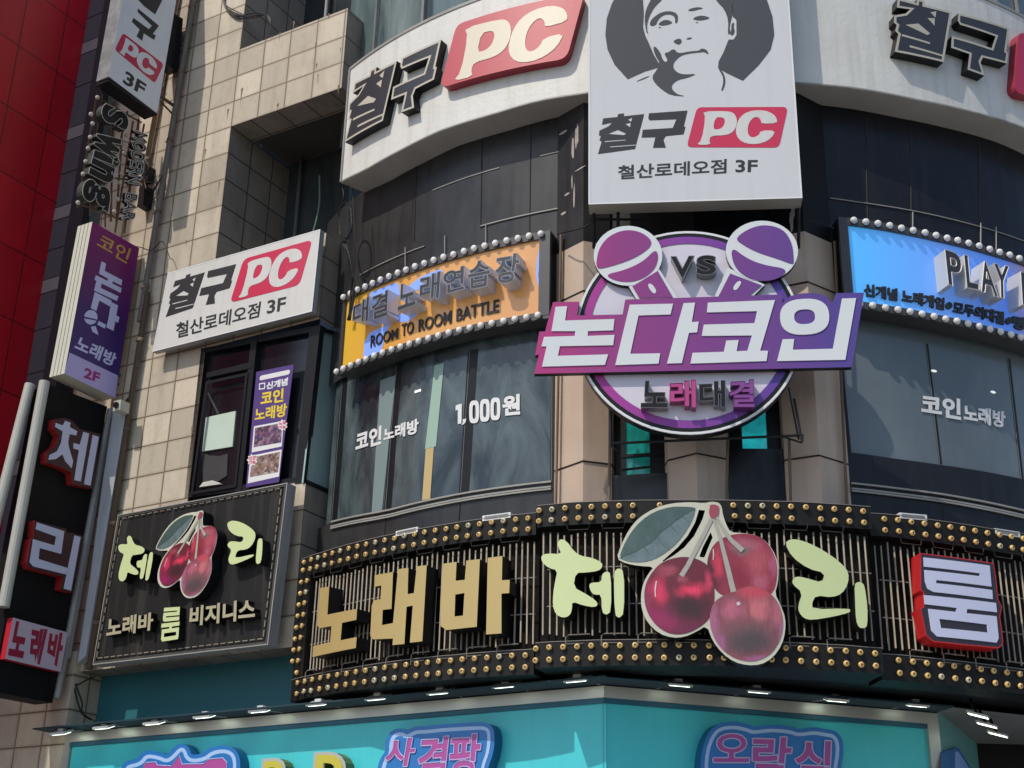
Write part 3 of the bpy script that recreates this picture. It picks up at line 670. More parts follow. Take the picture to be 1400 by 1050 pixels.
for ch, qd, fm in (('노', [(452,688),(552,688),(552,792),(446,792)], 0), ('래', [(560,688),(660,684),(662,792),(558,792)], 1), ('대', [(674,690),(776,686),(778,790),(674,790)], 0), ('결', [(790,688),(890,682),(890,790),(790,790)], 2)):
    q = MB(); text(q, M, ch, zm(qd), -.1, .03, 0, 1, bold=.03, rim=(.004, 1))
    q.build('letter', [(blackM, mat('pink_letter', (.45, .05, .22), .4), mat('violet_letter', (.22, .05, .25), .4))[fm], (chrome, mat('pink_side', (.25, .03, .13), .35), mat('violet_side', (.13, .03, .16), .35))[fm]], vs)
q = MB(); zc_ = Z(800, 500, 3.9914)
def bar(a, b, da, db, r=.018):
    q.tube([M.P(*zc_([a])[0], da), M.P(*zc_([b])[0], db)], r, 0, 5)
bar((140,425),(1185,380),-.3,-.3); bar((138,215),(140,440),-.3,-.3); bar((1140,180),(1182,415),-.3,-.3); bar((1185,375),(1182,418),-.3,-.3); bar((1075,385),(1180,420),-.75,-.3, .012); bar((140,430),(180,470),-.3,-.8, .012)
bar((200,570),(420,545),-.75,-.75); bar((1110,120),(1165,400),-.8,-.3,.012)
q.build('bracket', blackM, vs)
# ================================================================ bulbs
def bulb_mesh(name, r, mats, dimple):
    q = MB(); n = 12
    prof = ([(0.0, -.1), (.55, -.1), (.95, .2), (1.0, .55), (.82, .95), (.45, 1.12), (.34, 1.0), (0, .95)] if dimple else [(0, -.2), (.7, -.2), (.98, .25), (1.0, .6), (.8, 1.05), (.4, 1.28), (0, 1.35)])
    for i in range(len(prof)-1):
        (ra, ha), (rb, hb) = prof[i], prof[i+1]
        for k in range(n):
            a, b = 2*pi*k/n, 2*pi*(k+1)/n
            p = [Vector((R_*cos(t)*r, -h*r, R_*sin(t)*r)) for R_, h, t in ((ra, ha, a), (ra, ha, b), (rb, hb, b), (rb, hb, a))]
            q.face(p, 1 if (dimple and i >= 5) else 0, smooth=True)
    q.tube([(0, .03, 0), (0, -.002, 0)], r*.9, 2, 8)
    me = q.mesh(name, mats); return me
def put(me, name, loc, ang, parent, kind=None):
    o = bpy.data.objects.new(name, me); COL.objects.link(o); o.location = loc; o.rotation_euler = (random.gauss(0, .07), random.gauss(0, .1), ang+random.gauss(0, .07)); adopt(o, parent)
    return tag(o, kind=kind)
bW = bulb_mesh('marquee_bulb', .047, [mat('bulb_white', (.80, .78, .75), .55, var=.15, scale=9), blackM, blackM], False)
bY = bulb_mesh('sign_bulb', .0355, [mat('bulb_amber', (.80, .53, .19), .4, var=.6, dark=(.50, .34, .13), scale=5), mat('bulb_core', (.20, .11, .03), .4), blackM], True)
bG = bulb_mesh('sign_bulb_dead', .0355, [mat('bulb_dull', (.62, .54, .34), .5), mat('bulb_core_dull', (.12, .10, .07), .4), blackM], True)
# ================================================================ marquee signs under the upper cladding
zo = Z(460, 310, 4.516); zu = Z(1160, 300, 5.8333)
topL = zo([(50,437),(94,413),(138,391),(185,371),(231,350),(280,329),(332,308),(385,287),(437,268),(491,248),(549,228),(607,209),(667,190),(729,173),(792,155),(855,137),(920,122),(986,106),(1055,90),(1125,74),(1194,60),(1266,47)])
botL = zo([(8,897),(50,878),(96,858),(144,838),(191,819),(241,799),(293,780),(347,761),(402,743),(458,726),(515,708),(575,691),(636,675),(700,657),(764,641),(830,627),(897,612),(965,600),(1036,586),(1107,574),(1178,562),(1248,550)])
topR = zu([(37,12),(134,25),(229,40),(324,55),(416,74),(510,93),(604,112),(692,133),(779,153),(865,173),(950,194),(1034,217),(1117,241),(1197,265),(1277,289),(1354,315),(1430,342),(1505,370),(1578,399)])
botR = zu([(85,678),(187,693),(289,709),(388,725),(485,740),(580,760),(675,779),(768,797),(857,816),(945,837),(1033,857),(1119,879),(1203,900),(1286,922),(1366,944),(1445,967),(1522,991),(1597,1016)])
sd = .27
orangeM = mat('orange_acrylic', (.70, .32, .055), .25, grad=('X', -6.6, -2.9, [(0, (.72, .44, .04)), (.3, (.68, .34, .07)), (1, (.64, .31, .115))]), var=.3, dark=(.62, .27, .07), scale=1.5, coat=.5, emit='base', es=.10)
blueM = mat('lit_blue_panel', (.05, .27, .80), .25, grad=('X', .9, 3.75, [(0, (.08, .42, .86)), (.5, (.13, .31, .80)), (.86, (.09, .22, .74)), (1, (.26, .20, .32))]), emit='base', es=.36)
litB = mat('lit_blue_film', (.22, .36, .86), .3, emit='base', es=.22)
def marquee(nm, label, tp, bt, loops, fm, side):
    ft = vcurve(D, tp, sd); fbm = vcurve(D, bt, sd)
    ul_ = min(D.hit(*tp[0], sd)[0], D.hit(*bt[0], sd)[0]) if side < 0 else D.hit(1153, 380, sd)[0]
    ur_ = D.hit(751, 380, sd)[0] if side < 0 else D.hit(*tp[-1], sd)[0]+.1
    th = thing(nm, label, 'sign', D.pt((ul_+ur_)/2, fbm(ul_), .1))
    q = MB(); q.strip(D, lambda u: fbm(u)-.045, lambda u: ft(u)+.045, ul_, ur_, .0, sd-.06, 30); bx = q.build('box', blackM, th)
    fr = MB()
    fr.strip(D, lambda u: ft(u)-.06, lambda u: ft(u)+.05, ul_, ur_, .0, sd-.01, 30); fr.strip(D, lambda u: fbm(u)-.05, lambda u: fbm(u)+.055, ul_, ur_, .0, sd-.01, 30)
    wl_, wr_ = (.05, .15) if side < 0 else (.12, .05)
    fr.strip(D, fbm, ft, ul_, ul_+wl_, .0, sd-.005, 1); fr.strip(D, fbm, ft, ur_-wr_, ur_, .0, sd-.005, 1)
    fr.build('frame', mat('frame_dark_grey', (.05, .05, .052), .4), th)
    q = MB(); q.strip(D, lambda u: fbm(u)+.05, lambda u: ft(u)-.05, ul_+wl_, ur_-wr_, sd-.06, sd-.045, 30, top=False, caps=False); q.build('panel', fm, th)
    for x, y in tp+bt:
        u, v = D.hit(x, y, sd); put(bW, 'bulb', D.pt(u, v, sd), u/7.35, th)
    return th
moL = marquee('marquee_sign', 'orange marquee sign edged with white bulbs, left of the stone columns', topL, botL, None, orangeM, -1)
moR = marquee('marquee_sign', 'bright blue marquee sign edged with white bulbs, right of the stone columns', topR, botR, None, blueM, 1)
pd = sd-.044
q = MB()
for lp in ([(205,410),(290,375),(370,345),(385,360),(390,420),(470,345),(540,300),(640,262),(660,275),(560,340),(540,380),(480,395),(390,420),(372,560),(330,600),(200,650),(188,640),(300,560),(205,440)],
           [(205,655),(330,600),(300,680),(275,770),(165,815),(172,715)], [(372,545),(470,520),(500,540),(440,585),(390,590)], [(1257,100),(1277,96),(1255,230),(1245,300),(1255,365),(1243,360),(1232,290),(1240,200)]):
    q.prism(D, zo(lp), pd, pd+.004)
q.build('lit_film', litB, moL)
sideC = mat('chrome_side', (.62, .68, .80), .3, .2); rimP = mat('letter_edge_silver', (.55, .57, .60), .3, .5)
for t_, qd in (('대', [(107,478),(205,430),(197,580),(97,612)]), ('결', [(218,430),(325,388),(318,545),(210,582)]), ('노', [(388,360),(492,330),(492,480),(378,520)]), ('래', [(520,305),(645,275),(635,440),(512,468)]), ('연', [(662,275),(795,240),(790,385),(660,420)]), ('습', [(815,225),(955,195),(948,365),(812,392)]), ('장', [(985,185),(1140,160),(1115,345),(975,360)])):
    q = MB(); text(q, D, t_, zo(qd), pd, pd+.24, 0, 1, bold=.026, rim=(.007, 2)); q.build('letter', [faceB, sideC, rimP], moL)
q = MB(); text(q, D, 'ROOM', zo([(212,672),(378,625),(376,688),(208,748)]), pd, pd+.02, bold=.012); text(q, D, 'TO', zo([(402,600),(475,580),(473,655),(400,678)]), pd, pd+.02, bold=.012); text(q, D, 'ROOM', zo([(507,573),(708,515),(706,595),(505,648)]), pd, pd+.02, bold=.012); text(q, D, 'BATTLE', zo([(740,507),(1003,445),(1000,525),(738,583)]), pd, pd+.02, bold=.012); q.build('lettering', inkB, moL)
for t_, qd in (('P', [(765,240),(895,275),(890,440),(795,530)]), ('L', None), ('A', None), ('Y', None)): pass
for t_, qd in (('P', [(768,240),(898,282),(910,560),(798,520)]), ('L', [(920,282),(1020,310),(1042,565),(945,545)]), ('A', [(1050,322),(1130,345),(1195,622),(1060,575)]), ('Y', [(1158,350),(1280,375),(1290,645),(1165,610)]), ('I', [(1372,415),(1412,428),(1428,690),(1388,680)])):
    q = MB(); text(q, D, t_, zu(qd), pd, pd+.26, 0, 1, bold=.025, rim=(.007, 1)); q.build('letter', [faceB, mat('brushed_side', (.66, .64, .60), .4, .3)], moR)
q = MB(); text(q, D, '신개념 노래게임', zu([(125,508),(768,625),(765,722),(128,608)]), pd, pd+.03, bold=.04); text(q, D, '모두의대결', zu([(840,650),(1245,738),(1243,840),(838,745)]), pd, pd+.03, bold=.04); text(q, D, '빵', zu([(1312,762),(1420,785),(1418,890),(1312,865)]), pd, pd+.03, bold=.04)
for c_ in ((805,685),(1282,806)): q.prism(D, zu(ell(*c_, 26, 28, 14)), pd, pd+.03)
q.build('lettering', inkB, moR)
cn = MB()                                       # conduits feeding the signs
for x, y0, y1 in ((554, 338, 364), (608, 322, 352), (664, 306, 337), (1248, 290, 312), (1341, 305, 338), (1362, 310, 345)):
    cn.tube([D.P(x, y0, .03), D.P(x, y1, .03)], .007, 0, 5)
cn.build('conduit', mat('conduit_grey', (.36, .35, .33), .5), moR)
# ================================================================ stickers on the glass
DIG = []
def sticker(parts, label):
    q = MB()
    for lps in DIG: q.prism(D, [zw(l) for l in lps], -.048, -.045)
    DIG.clear()
    for t_, qd, b_ in parts: b_ = min(b_, .04); text(q, D, t_, qd, -.048, -.045, bold=b_)
    o = q.build('window_lettering', whiteL); tag(o, label, 'sticker')
zw = Z(450, 450, 3.9914); zx = Z(1050, 500, 3.9914)
sticker([('코인', zw([(148,566),(288,524),(284,626),(143,670)]), .06), ('노래방', zw([(297,543),(489,486),(486,568),(296,614)]), .045)], 'white lettering stuck on the cloudy left window, two larger syllables then three smaller')
zer = lambda x0, x1, y0, y1: ([(x0+(x1-x0)*(.5+.5*math.copysign(abs(cos(t))**.6, cos(t))), (y0+y1)/2+(y1-y0)/2*math.copysign(abs(sin(t))**.6, sin(t))-(.14*(x0+(x1-x0)*(.5+.5*cos(t))-800)-0)) for t in [2*pi*k/28 for k in range(28)]])
DIG = [[[(690,418),(712,408),(724,408),(722,514),(702,518),(702,440),(690,444)]], [[(728,492),(748,488),(744,508),(732,520),(722,522),(730,508)]]]
for x0 in (764, 822, 880): DIG.append([zer(x0, x0+54, 388, 512), zer(x0+18, x0+36, 412, 488)])
sticker([('원', zw([(944,366),(1042,352),(1042,465),(946,474)]), .05)], 'white price of 1,000 stuck on the left window beside the stone column')
sticker([('코인', zx([(833,153),(1052,182),(1054,297),(838,262)]), .06), ('노래방', zx([(1065,208),(1298,252),(1294,342),(1070,302)]), .045)], 'white lettering stuck on the grey right window under the blue sign')
# ================================================================ the long cherry sign, three boxes
za, zb4, zc4, ze = Z(400, 680, 3.9914), Z(400, 900, 4.0), Z(700, 680, 3.9914), Z(1050, 680, 3.9914)
zf = Z(860, 680, 4.374)
LT1 = za([(107,340),(144,330),(182,318),(223,305),(265,293),(312,280),(359,269),(407,257),(457,246),(508,235),(561,225),(614,211),(670,203),(725,193),(783,183),(842,174),(901,164),(962,155),(1024,147),(1089,138),(1154,130),(1220,123),(1288,117)])
LT2 = za([(101,391),(138,381),(179,370),(220,360),(264,348),(309,337),(355,324),(404,312),(454,302),(505,292),(556,281),(609,269),(666,260),(722,250),(780,240),(838,230),(898,221),(958,213),(1021,205),(1086,196),(1151,187),(1219,180),(1288,176)])
LCo = za([(68,355),(63,398),(53,464),(48,525),(40,587),(34,648),(27,711),(19,774),(12,834),(5,895)]); LCi = za([(84,456),(77,517),(70,577),(64,640),(56,702),(49,765),(42,829),(35,892),(28,957)])
LB1 = za([(33,1012),(72,1004),(113,995),(157,986),(202,978),(250,969),(300,963),(351,953),(403,945),(456,937),(508,930),(566,922),(624,915),(682,909),(742,903),(802,896),(867,892),(929,885),(997,880),(1065,875),(1131,870),(1201,865),(1273,862)])
LB2 = zb4([(28,195),(67,183),(106,177),(152,168),(198,160),(245,154),(296,144),(344,136),(398,129),(452,122),(507,116),(562,108),(621,102),(680,96),(742,89),(802,84),(866,76),(930,71),(995,66),(1063,61),(1132,57),(1203,52),(1275,50)])
CT1 = zc4([(150,73),(220,67),(291,60),(364,55),(435,53),(511,50),(586,48),(661,46)])+[(902,691.2),(942,691.2),(980,691.3)]+zf([(623,50),(709,52),(796,54),(881,56)])+ze([(125,53),(205,56),(283,61),(360,66),(437,70),(516,78)])
CT2 = zc4([(148,132),(217,125),(290,121),(364,116),(435,113),(510,109),(586,107),(661,106)])+[(902,706.2),(942,706),(980,706)]+zf([(632,115),(715,119),(798,122),(885,122)])+ze([(128,117),(208,120),(286,122),(364,129),(442,133),(521,140)])
CB1 = zc4([(133,826),(206,820),(281,818),(357,815),(434,811),(511,810),(590,809),(672,808),(750,808),(832,807),(912,808),(993,809),(1076,811)])+[(990,884),(1012,884.5),(1034,885.5),(1055,886)]+ze([(94,823),(174,828),(258,831),(340,836),(422,839),(502,847),(582,853)])
CB2 = zc4([(131,891),(205,887),(281,884),(357,881),(433,879),(511,876),(590,876),(672,876),(750,876),(832,876),(912,876),(993,876),(1078,876)])+[(990,899.6),(1012,900),(1034,901),(1055,902)]+ze([(97,889),(179,895),(261,900),(343,902),(425,908),(506,914),(586,921)])
RT1 = ze([(632,120),(706,126),(778,135),(850,145),(922,155),(991,164),(1060,174),(1126,184),(1193,196),(1259,206),(1325,216),(1388,226),(1450,237),(1512,248),(1572,260)])
RT2 = ze([(636,180),(711,187),(784,196),(856,205),(926,215),(996,226),(1064,235),(1130,245),(1197,256),(1262,267),(1327,277),(1388,288),(1450,299),(1512,311),(1572,323)])
RB1 = ze([(709,891),(788,898),(863,906),(938,914),(1012,922),(1085,930),(1158,940),(1227,948),(1299,957),(1368,966),(1436,976),(1502,987)])
RB2 = ze([(716,960),(792,966),(868,974),(943,980),(1018,989),(1091,997),(1163,1004),(1235,1014),(1302,1022),(1372,1030),(1440,1040),(1508,1050)])
railM = mat('sign_rail', (.011, .0105, .010), .5, var=.5, dark=(.022, .02, .017), spec=.2)
backM = mat('sign_back', (.007, .0065, .006), .7, var=.7, dark=(.02, .016, .012), scale=6, spec=.1)
tubeM = mat('neon_tube_off', (.36, .31, .24), .4, var=.6, dark=(.14, .11, .075), scale=3)
leadM = mat('neon_lead', (.20, .18, .155), .5)
def bulb_sign(nm, label, T1, T2, B1, B2, d, cols, ua, ub, group, step):
    t1, t2, b1, b2 = (vcurve(D, L, d) for L in (T1, T2, B1, B2))
    th = thing(nm, label, 'sign', D.pt((ua+ub)/2, b2((ua+ub)/2), d-.3), group)
    q = MB(); q.strip(D, lambda u: b2(u)-.08, lambda u: t1(u)+.02, ua, ub, .0, d-.17, 34); q.build('backing', backM, th)
    r = MB(); r.strip(D, lambda u: t2(u)-.07, lambda u: t1(u)+.07, ua, ub, .0, d-.01, 34); r.strip(D, lambda u: b2(u)-.085, lambda u: b1(u)+.07, ua, ub, .0, d-.01, 34)
    if cols: r.strip(D, b1, t1, ua, ua+.27, .0, d-.012, 1)
    r.build('rail', railM, th)
    m1 = MB()
    for f in (lambda u: t1(u)+.068, lambda u: b1(u)+.068):
        m1.strip(D, lambda u: f(u), lambda u: f(u)+.008, ua, ub, d-.03, d-.004, 34)
    m1.build('edge_strip', leadM, th)
    # the unlit neon tubes standing in front of the backing
    u = ua+(.34 if cols else .06); k = 0; random.seed(int(ua*10)+50)
    while u < ub-.03 and k < 100:
        q = MB(); lo, hi = b1(u)+.13+random.uniform(0, .05), t2(u)-.12-random.uniform(0, .06)
        q.tube([D.pt(u, lo, d-.08), D.pt(u+random.uniform(-.006, .006), hi, d-.08)], .0115, 0, 5); q.build('neon_tube', tubeM, th); u += step; k += 1
    q = MB(); n = int((ub-ua)/.40)
    for k in range(n):
        a = ua+.35+k*.40
        if a+.3 > ub: break
        q.tube([D.pt(a, b1(a)-.0, d-.005), D.pt(a, b1(a)+.125, d-.01), D.pt(a+.03, b1(a)+.145, d-.01), D.pt(a+.27, b1(a+.27)+.145, d-.01)], .0075, 0, 4)
        q.tube([D.pt(a, b1(a)+.035, d+.005), D.pt(a+.2, b1(a+.2)+.035, d+.005)], .005, 0, 4)
        q.tube([D.pt(a, t2(a)-.06, d-.01), D.pt(a+.02, t2(a)-.135, d-.01), D.pt(a+.25, t2(a+.25)-.135, d-.01), D.pt(a+.27, t2(a+.27)-.06, d-.01)], .006, 1, 4)
    for hh in (.33, .62):
        q.strip(D, lambda u: b1(u)+(t2(u)-b1(u))*hh, lambda u: b1(u)+(t2(u)-b1(u))*hh+.012, ua+.1, ub-.02, d-.1, d-.09, 20)
    q.build('neon_lead', [leadM, mat('neon_lead_dark', (.045, .042, .04), .5)], th)
    pts = T1+T2+B1+B2+(cols or []); n = 0; vis = lambda p: (p[0] > 1402 or p[1] > 1052)
    pts.sort(key=vis); rest = []
    for x, y in pts:
        u, v = D.hit(x, y, d)
        if random.random() < .012: continue
        if n < 100: put(bG if random.random() < (.22 if x < 560 else .08) else bY, 'bulb', D.pt(u, v, d), u/7.35, th); n += 1
        else: rest.append((u, v))
    if rest:
        q = MB()
        for u, v in rest: q.sphere(D.pt(u, v, d+.015), .034, 0, 8, 6)
        tag(q.build('bulb_row', MATS['bulb_amber'], th), kind='stuff')
    return th
dC, dM = .42, .62
usl = D.hit(731, 800, dC)[0]; usr = D.hit(1196, 800, dC)[0]
csL = bulb_sign('bulb_sign', 'left box of the long black bulb sign, with three big gold letters', LT1, LT2, LB1, LB2, dC, LCi+LCo, D.hit(404, 860, dC)[0], usl, 'boxes of the long bulb framed sign', .079)
csC = bulb_sign('bulb_sign', 'middle box of the long black bulb sign, carrying cherries between pale green letters', CT1, CT2, CB1, CB2, dM, None, D.hit(733, 800, dM)[0], D.hit(1199, 800, dM)[0], 'boxes of the long bulb framed sign', .082)
csR = bulb_sign('bulb_sign', 'right box of the long black bulb sign, white letter on a red base', RT1, RT2, RB1, RB2, dC, None, usr, D.hit(1440, 800, dC)[0], 'boxes of the long bulb framed sign', .080)
gold = mat('gold_letter', (.50, .37, .145), .38, .2, var=.25, dark=(.36, .28, .13), grad=None)
lime = mat('lime_letter', (.58, .66, .33), .42, var=.18, dark=(.50, .57, .27), streak=.12)
def letters(S, parent, loops, d0, d1, mats, sm=0, rim=0):
    for lp in loops:
        q = MB(); q.prism(S, [smooth(l, sm) if sm else l for l in lp], d0, d1, 0, 1); q.build('letter', mats, parent)
letters(D, csL, [[za(l) for l in L_] for L_ in (
 [[(150,495),(200,487),(190,640),(352,608),(348,668),(270,685),(262,780),(350,762),(345,822),(108,872),(112,812),(205,790),(212,702),(150,714),(134,700)]],
 [[(448,425),(548,407),(540,608),(492,614),(488,697),(548,686),(575,392),(632,384),(628,528),(662,522),(678,376),(732,370),(708,785),(640,793),(656,590),(622,597),(610,800),(545,806),(548,770),(440,775),(424,755),(432,590),(443,562),(480,555),(484,480),(446,488)]],
 [[(822,362),(895,352),(890,455),(940,450),(948,345),(1022,337),(1005,706),(840,724),(808,702),(808,560)], [(888,530),(938,522),(930,645),(884,650)]],
 [[(1065,330),(1145,320),(1142,452),(1185,450),(1182,522),(1140,525),(1140,742),(1056,748)]])], dC-.1, dC+.16, [gold, blackM])
CHE = [[(247,250),(265,225),(300,240),(335,290),(370,318),(440,330),(490,355),(494,380),(470,402),(400,410),(348,412),(335,490),(400,525),(455,560),(470,585),(450,600),(390,590),(328,568),(328,610),(315,645),(280,658),(240,640),(222,590),(225,520),(235,460),(248,398),(200,385),(165,355),(157,320),(190,305),(270,310),(255,275)],
 [(420,480),(432,465),(488,463),(490,420),(515,402),(540,415),(542,620),(515,643),(490,625),(488,530),(450,532),(430,515)], [(555,410),(580,383),(612,405),(612,630),(585,660),(560,640)]]
RI = [[(92,250),(120,228),(170,230),(260,265),(350,320),(410,370),(440,410),(438,470),(405,525),(350,546),(262,535),(240,575),(245,610),(440,606),(452,618),(440,630),(360,650),(240,670),(195,660),(168,625),(165,590),(188,520),(135,475),(132,450),(155,430),(210,440),(295,466),(310,412),(220,390),(130,325)],
 [(472,475),(490,460),(520,468),(530,500),(543,600),(543,700),(525,715),(495,710),(480,670),(475,560)]]
letters(D, csC, [[zc4(l)] for l in CHE]+[[ze(l)] for l in RI], dM-.1, dM+.12, [lime, blackM], sm=1)
# one white letter on a red base
zrr = Z(1180, 720, 5.832)
q = MB(); q.prism(D, zrr([(455,210),(1040,290),(1060,400),(1078,580),(1108,640),(1092,720),(1105,800),(1118,920),(1105,950),(1080,970),(800,945),(560,918),(500,870),(455,650),(480,640),(478,520),(456,510)]), dC-.1, dC+.14, 0, 1)
bs = q.build('letter_base', [mat('letter_plum', (.03, .022, .035), .4), mat('bright_red_side', (.46, .015, .018), .35, emit='base', es=.08)], csR)
q = MB(); q.outline(D, zrr([(455,210),(1040,290),(1060,400),(1078,580),(1108,640),(1092,720),(1105,800),(1118,920),(1105,950),(1080,970),(800,945),(560,918),(500,870),(455,650),(480,640),(478,520),(456,510)]), .012, dC+.143); q.build('rim', MATS['bright_red_side'], bs)
paleB = mat('pale_blue_letter', (.58, .60, .77), .4)
q = MB()
RUM = ([[(483,245),(1010,310),(1025,478),(585,425),(582,450),(1030,505),(1035,578),(560,520),(515,495),(495,440),(490,345),(930,395),(932,372),(487,318)]],
 [[(485,545),(1060,608),(1068,682),(830,656),(826,690),(1065,715),(1082,890),(1065,925),(590,875),(545,830),(520,655),(742,680),(748,648),(492,618)], [(608,735),(988,780),(998,845),(622,808)]])
for lps in RUM: q.prism(D, [zrr(l) for l in lps], dC+.14, dC+.152)
q.build('letter', paleB, bs)
def grow(L, k):
    A = sum(L[i][0]*L[(i+1) % len(L)][1]-L[(i+1) % len(L)][0]*L[i][1] for i in range(len(L))); s = 1 if A > 0 else -1
    o = []
    for i in range(len(L)):
        a, b, c = Vector(L[i-1]), Vector(L[i]), Vector(L[(i+1) % len(L)]); e1 = (b-a).normalized(); e2 = (c-b).normalized(); n_ = Vector((e1.y, -e1.x))+Vector((e2.y, -e2.x))
        n_ = n_/max(n_.length_squared/2, .5) if n_.length > 1e-6 else Vector((e1.y, -e1.x)); o.append(tuple(b+n_*k*s))
    return o
# ---------------- cherries: a flat printed cut-out
def cherry_mat(name, base, blobs):
    # a printed picture of a cherry: soft patches of ink on a base colour, in the print's own coordinates
    m = bpy.data.materials.new(name); m.use_nodes = True; n = m.node_tree.nodes; l = m.node_tree.links; b = n['Principled BSDF']; b.inputs['Roughness'].default_value = .4; b.inputs['Coat Weight'].default_value = .1
    uv = n.new('ShaderNodeUVMap'); ns = n.new('ShaderNodeTexNoise'); ns.inputs['Scale'].default_value = 2.2; ns.inputs['Detail'].default_value = 4; l.new(uv.outputs[0], ns.inputs['Vector'])
    sb = n.new('ShaderNodeVectorMath'); sb.operation = 'SUBTRACT'; l.new(ns.outputs['Color'], sb.inputs[0]); sb.inputs[1].default_value = (.5, .5, .5)
    ma = n.new('ShaderNodeVectorMath'); ma.operation = 'MULTIPLY_ADD'; l.new(sb.outputs[0], ma.inputs[0]); ma.inputs[1].default_value = (.42, .42, 0); l.new(uv.outputs[0], ma.inputs[2])
    rgb = n.new('ShaderNodeRGB'); rgb.outputs[0].default_value = (*base, 1); cur = rgb.outputs[0]
    for cx, cy, sx, sy, c_, st in blobs:
        a = n.new('ShaderNodeVectorMath'); a.operation = 'SUBTRACT'; l.new(ma.outputs[0], a.inputs[0]); a.inputs[1].default_value = (cx, cy, 0)
        d = n.new('ShaderNodeVectorMath'); d.operation = 'MULTIPLY'; l.new(a.outputs[0], d.inputs[0]); d.inputs[1].default_value = (1/sx, 1/sy, 0)
        ln = n.new('ShaderNodeVectorMath'); ln.operation = 'LENGTH'; l.new(d.outputs[0], ln.inputs[0])
        r = n.new('ShaderNodeMapRange'); r.interpolation_type = 'SMOOTHSTEP'; r.inputs[1].default_value = 1.25; r.inputs[2].default_value = .25; r.inputs[3].default_value = 0; r.inputs[4].default_value = st; l.new(ln.outputs['Value'], r.inputs[0])
        x = n.new('ShaderNodeMix'); x.data_type = 'RGBA'; l.new(r.outputs[0], x.inputs[0]); l.new(cur, x.inputs[6]); x.inputs[7].default_value = (*c_, 1); cur = x.outputs[2]
    mp = n.new('ShaderNodeMapping'); mp.inputs['Scale'].default_value = (9, 1.2, 1); mp.inputs['Rotation'].default_value = (0, 0, .35); l.new(uv.outputs[0], mp.inputs[0])
    fs = n.new('ShaderNodeTexNoise'); fs.inputs['Scale'].default_value = 2.5; fs.inputs['Detail'].default_value = 6; l.new(mp.outputs[0], fs.inputs['Vector'])
    fr = n.new('ShaderNodeMapRange'); fr.inputs[1].default_value = .35; fr.inputs[2].default_value = .7; fr.inputs[3].default_value = 1.1; fr.inputs[4].default_value = 1.38; l.new(fs.outputs[0], fr.inputs[0])
    mu = n.new('ShaderNodeVectorMath'); mu.operation = 'SCALE'; l.new(cur, mu.inputs[0]); l.new(fr.outputs[0], mu.inputs['Scale'])
    l.new(mu.outputs[0], b.inputs['Base Color']); return m
chA = cherry_mat('print_cherry_red', (.11, .007, .018), [(-.55,-.65,.8,.42,(.25,.008,.075),.75), (-.97,0,.18,.7,(.24,.02,.07),.7), (-.62,.1,.30,.42,(.52,.022,.075),1), (-.35,.62,.45,.2,(.30,.05,.07),.8), (.35,.1,.5,.24,(.60,.03,.08),1), (.84,.35,.14,.34,(.46,.03,.075),.9), (.12,.52,.36,.26,(.12,.008,.02),.9), (.08,.40,.2,.10,(.30,.06,.075),.8), (.3,-.38,.75,.42,(.032,.007,.009),.95), (.2,-.9,.5,.18,(.12,.008,.045),.7)])
chB = cherry_mat('print_cherry_rose', (.22,.02,.038), [(-.98,-.3,.45,.9,(.055,.007,.012),.95), (-.72,.05,.18,.55,(.48,.03,.065),.9), (.45,.15,.5,.6,(.36,.065,.085),.85), (.05,.68,.55,.25,(.33,.10,.125),.8), (.0,.50,.35,.2,(.15,.10,.10),.9), (-.12,-.30,.42,.42,(.19,.01,.025),.9), (.55,-.5,.3,.3,(.40,.10,.15),.7), (.93,.1,.12,.6,(.33,.08,.15),.7)])
chC = cherry_mat('print_cherry_faded', (.20,.05,.065), [(-.95,-.1,.18,.8,(.33,.11,.20),.8), (.2,.88,.6,.25,(.42,.05,.07),.95), (-.42,.35,.34,.36,(.38,.10,.15),.9), (.28,.36,.42,.42,(.46,.125,.14),.95), (.02,.3,.10,.5,(.20,.05,.06),.7), (.85,.3,.2,.55,(.36,.10,.14),.8), (.05,-.30,1.05,.55,(.13,.065,.07),.85), (.08,-.52,.85,.42,(.055,.04,.042),.9), (-.78,-.62,.22,.4,(.29,.10,.21),.7), (.4,-.97,.6,.12,(.28,.08,.19),.8), (.97,-.35,.1,.5,(.30,.10,.2),.7)])
leafM = mat('print_leaf', (.045, .085, .075), .35, var=.6, dark=(.10, .15, .14), scale=5, coat=.15); leafM2 = mat('print_leaf_pale', (.13, .18, .19), .35, var=.7, dark=(.055, .095, .09), scale=9, coat=.15)
veinM = mat('print_leaf_vein', (.05, .08, .07), .4); stemM = mat('print_stem', (.40, .37, .32), .4, var=.4, dark=(.26, .25, .22), scale=5); knotM = mat('print_knot', (.32, .055, .08), .4)
paleC = mat('cutout_edge_cream', (.56, .55, .44), .45, var=.2)
OUT = [(-75,367),(-50,290),(0,190),(60,120),(150,65),(250,35),(370,28),(450,35),(490,25),(535,30),(555,55),(560,100),(580,160),(605,208),(680,213),(760,225),(830,270),(880,350),(895,430),(890,510),(872,575),(905,640),(935,720),(935,800),(915,880),(860,960),(790,1000),(710,1005),(630,985),(560,935),(500,860),(465,765),(400,805),(330,835),(260,840),(180,815),(110,750),(75,670),(70,590),(85,510),(120,450),(150,415),(60,410),(-20,395)]
OUTH = [[(418,75),(455,78),(440,130),(390,230),(330,300),(270,345),(205,385),(200,380),(290,300),(350,230),(395,150)], [(488,208),(500,240),(470,310),(450,360),(420,355),(440,300)]]
LEAF = [(-60,364),(-35,290),(10,210),(70,140),(150,85),(250,55),(330,55),(400,60),(385,120),(350,190),(290,270),(220,330),(150,370),(80,388),(0,385)]
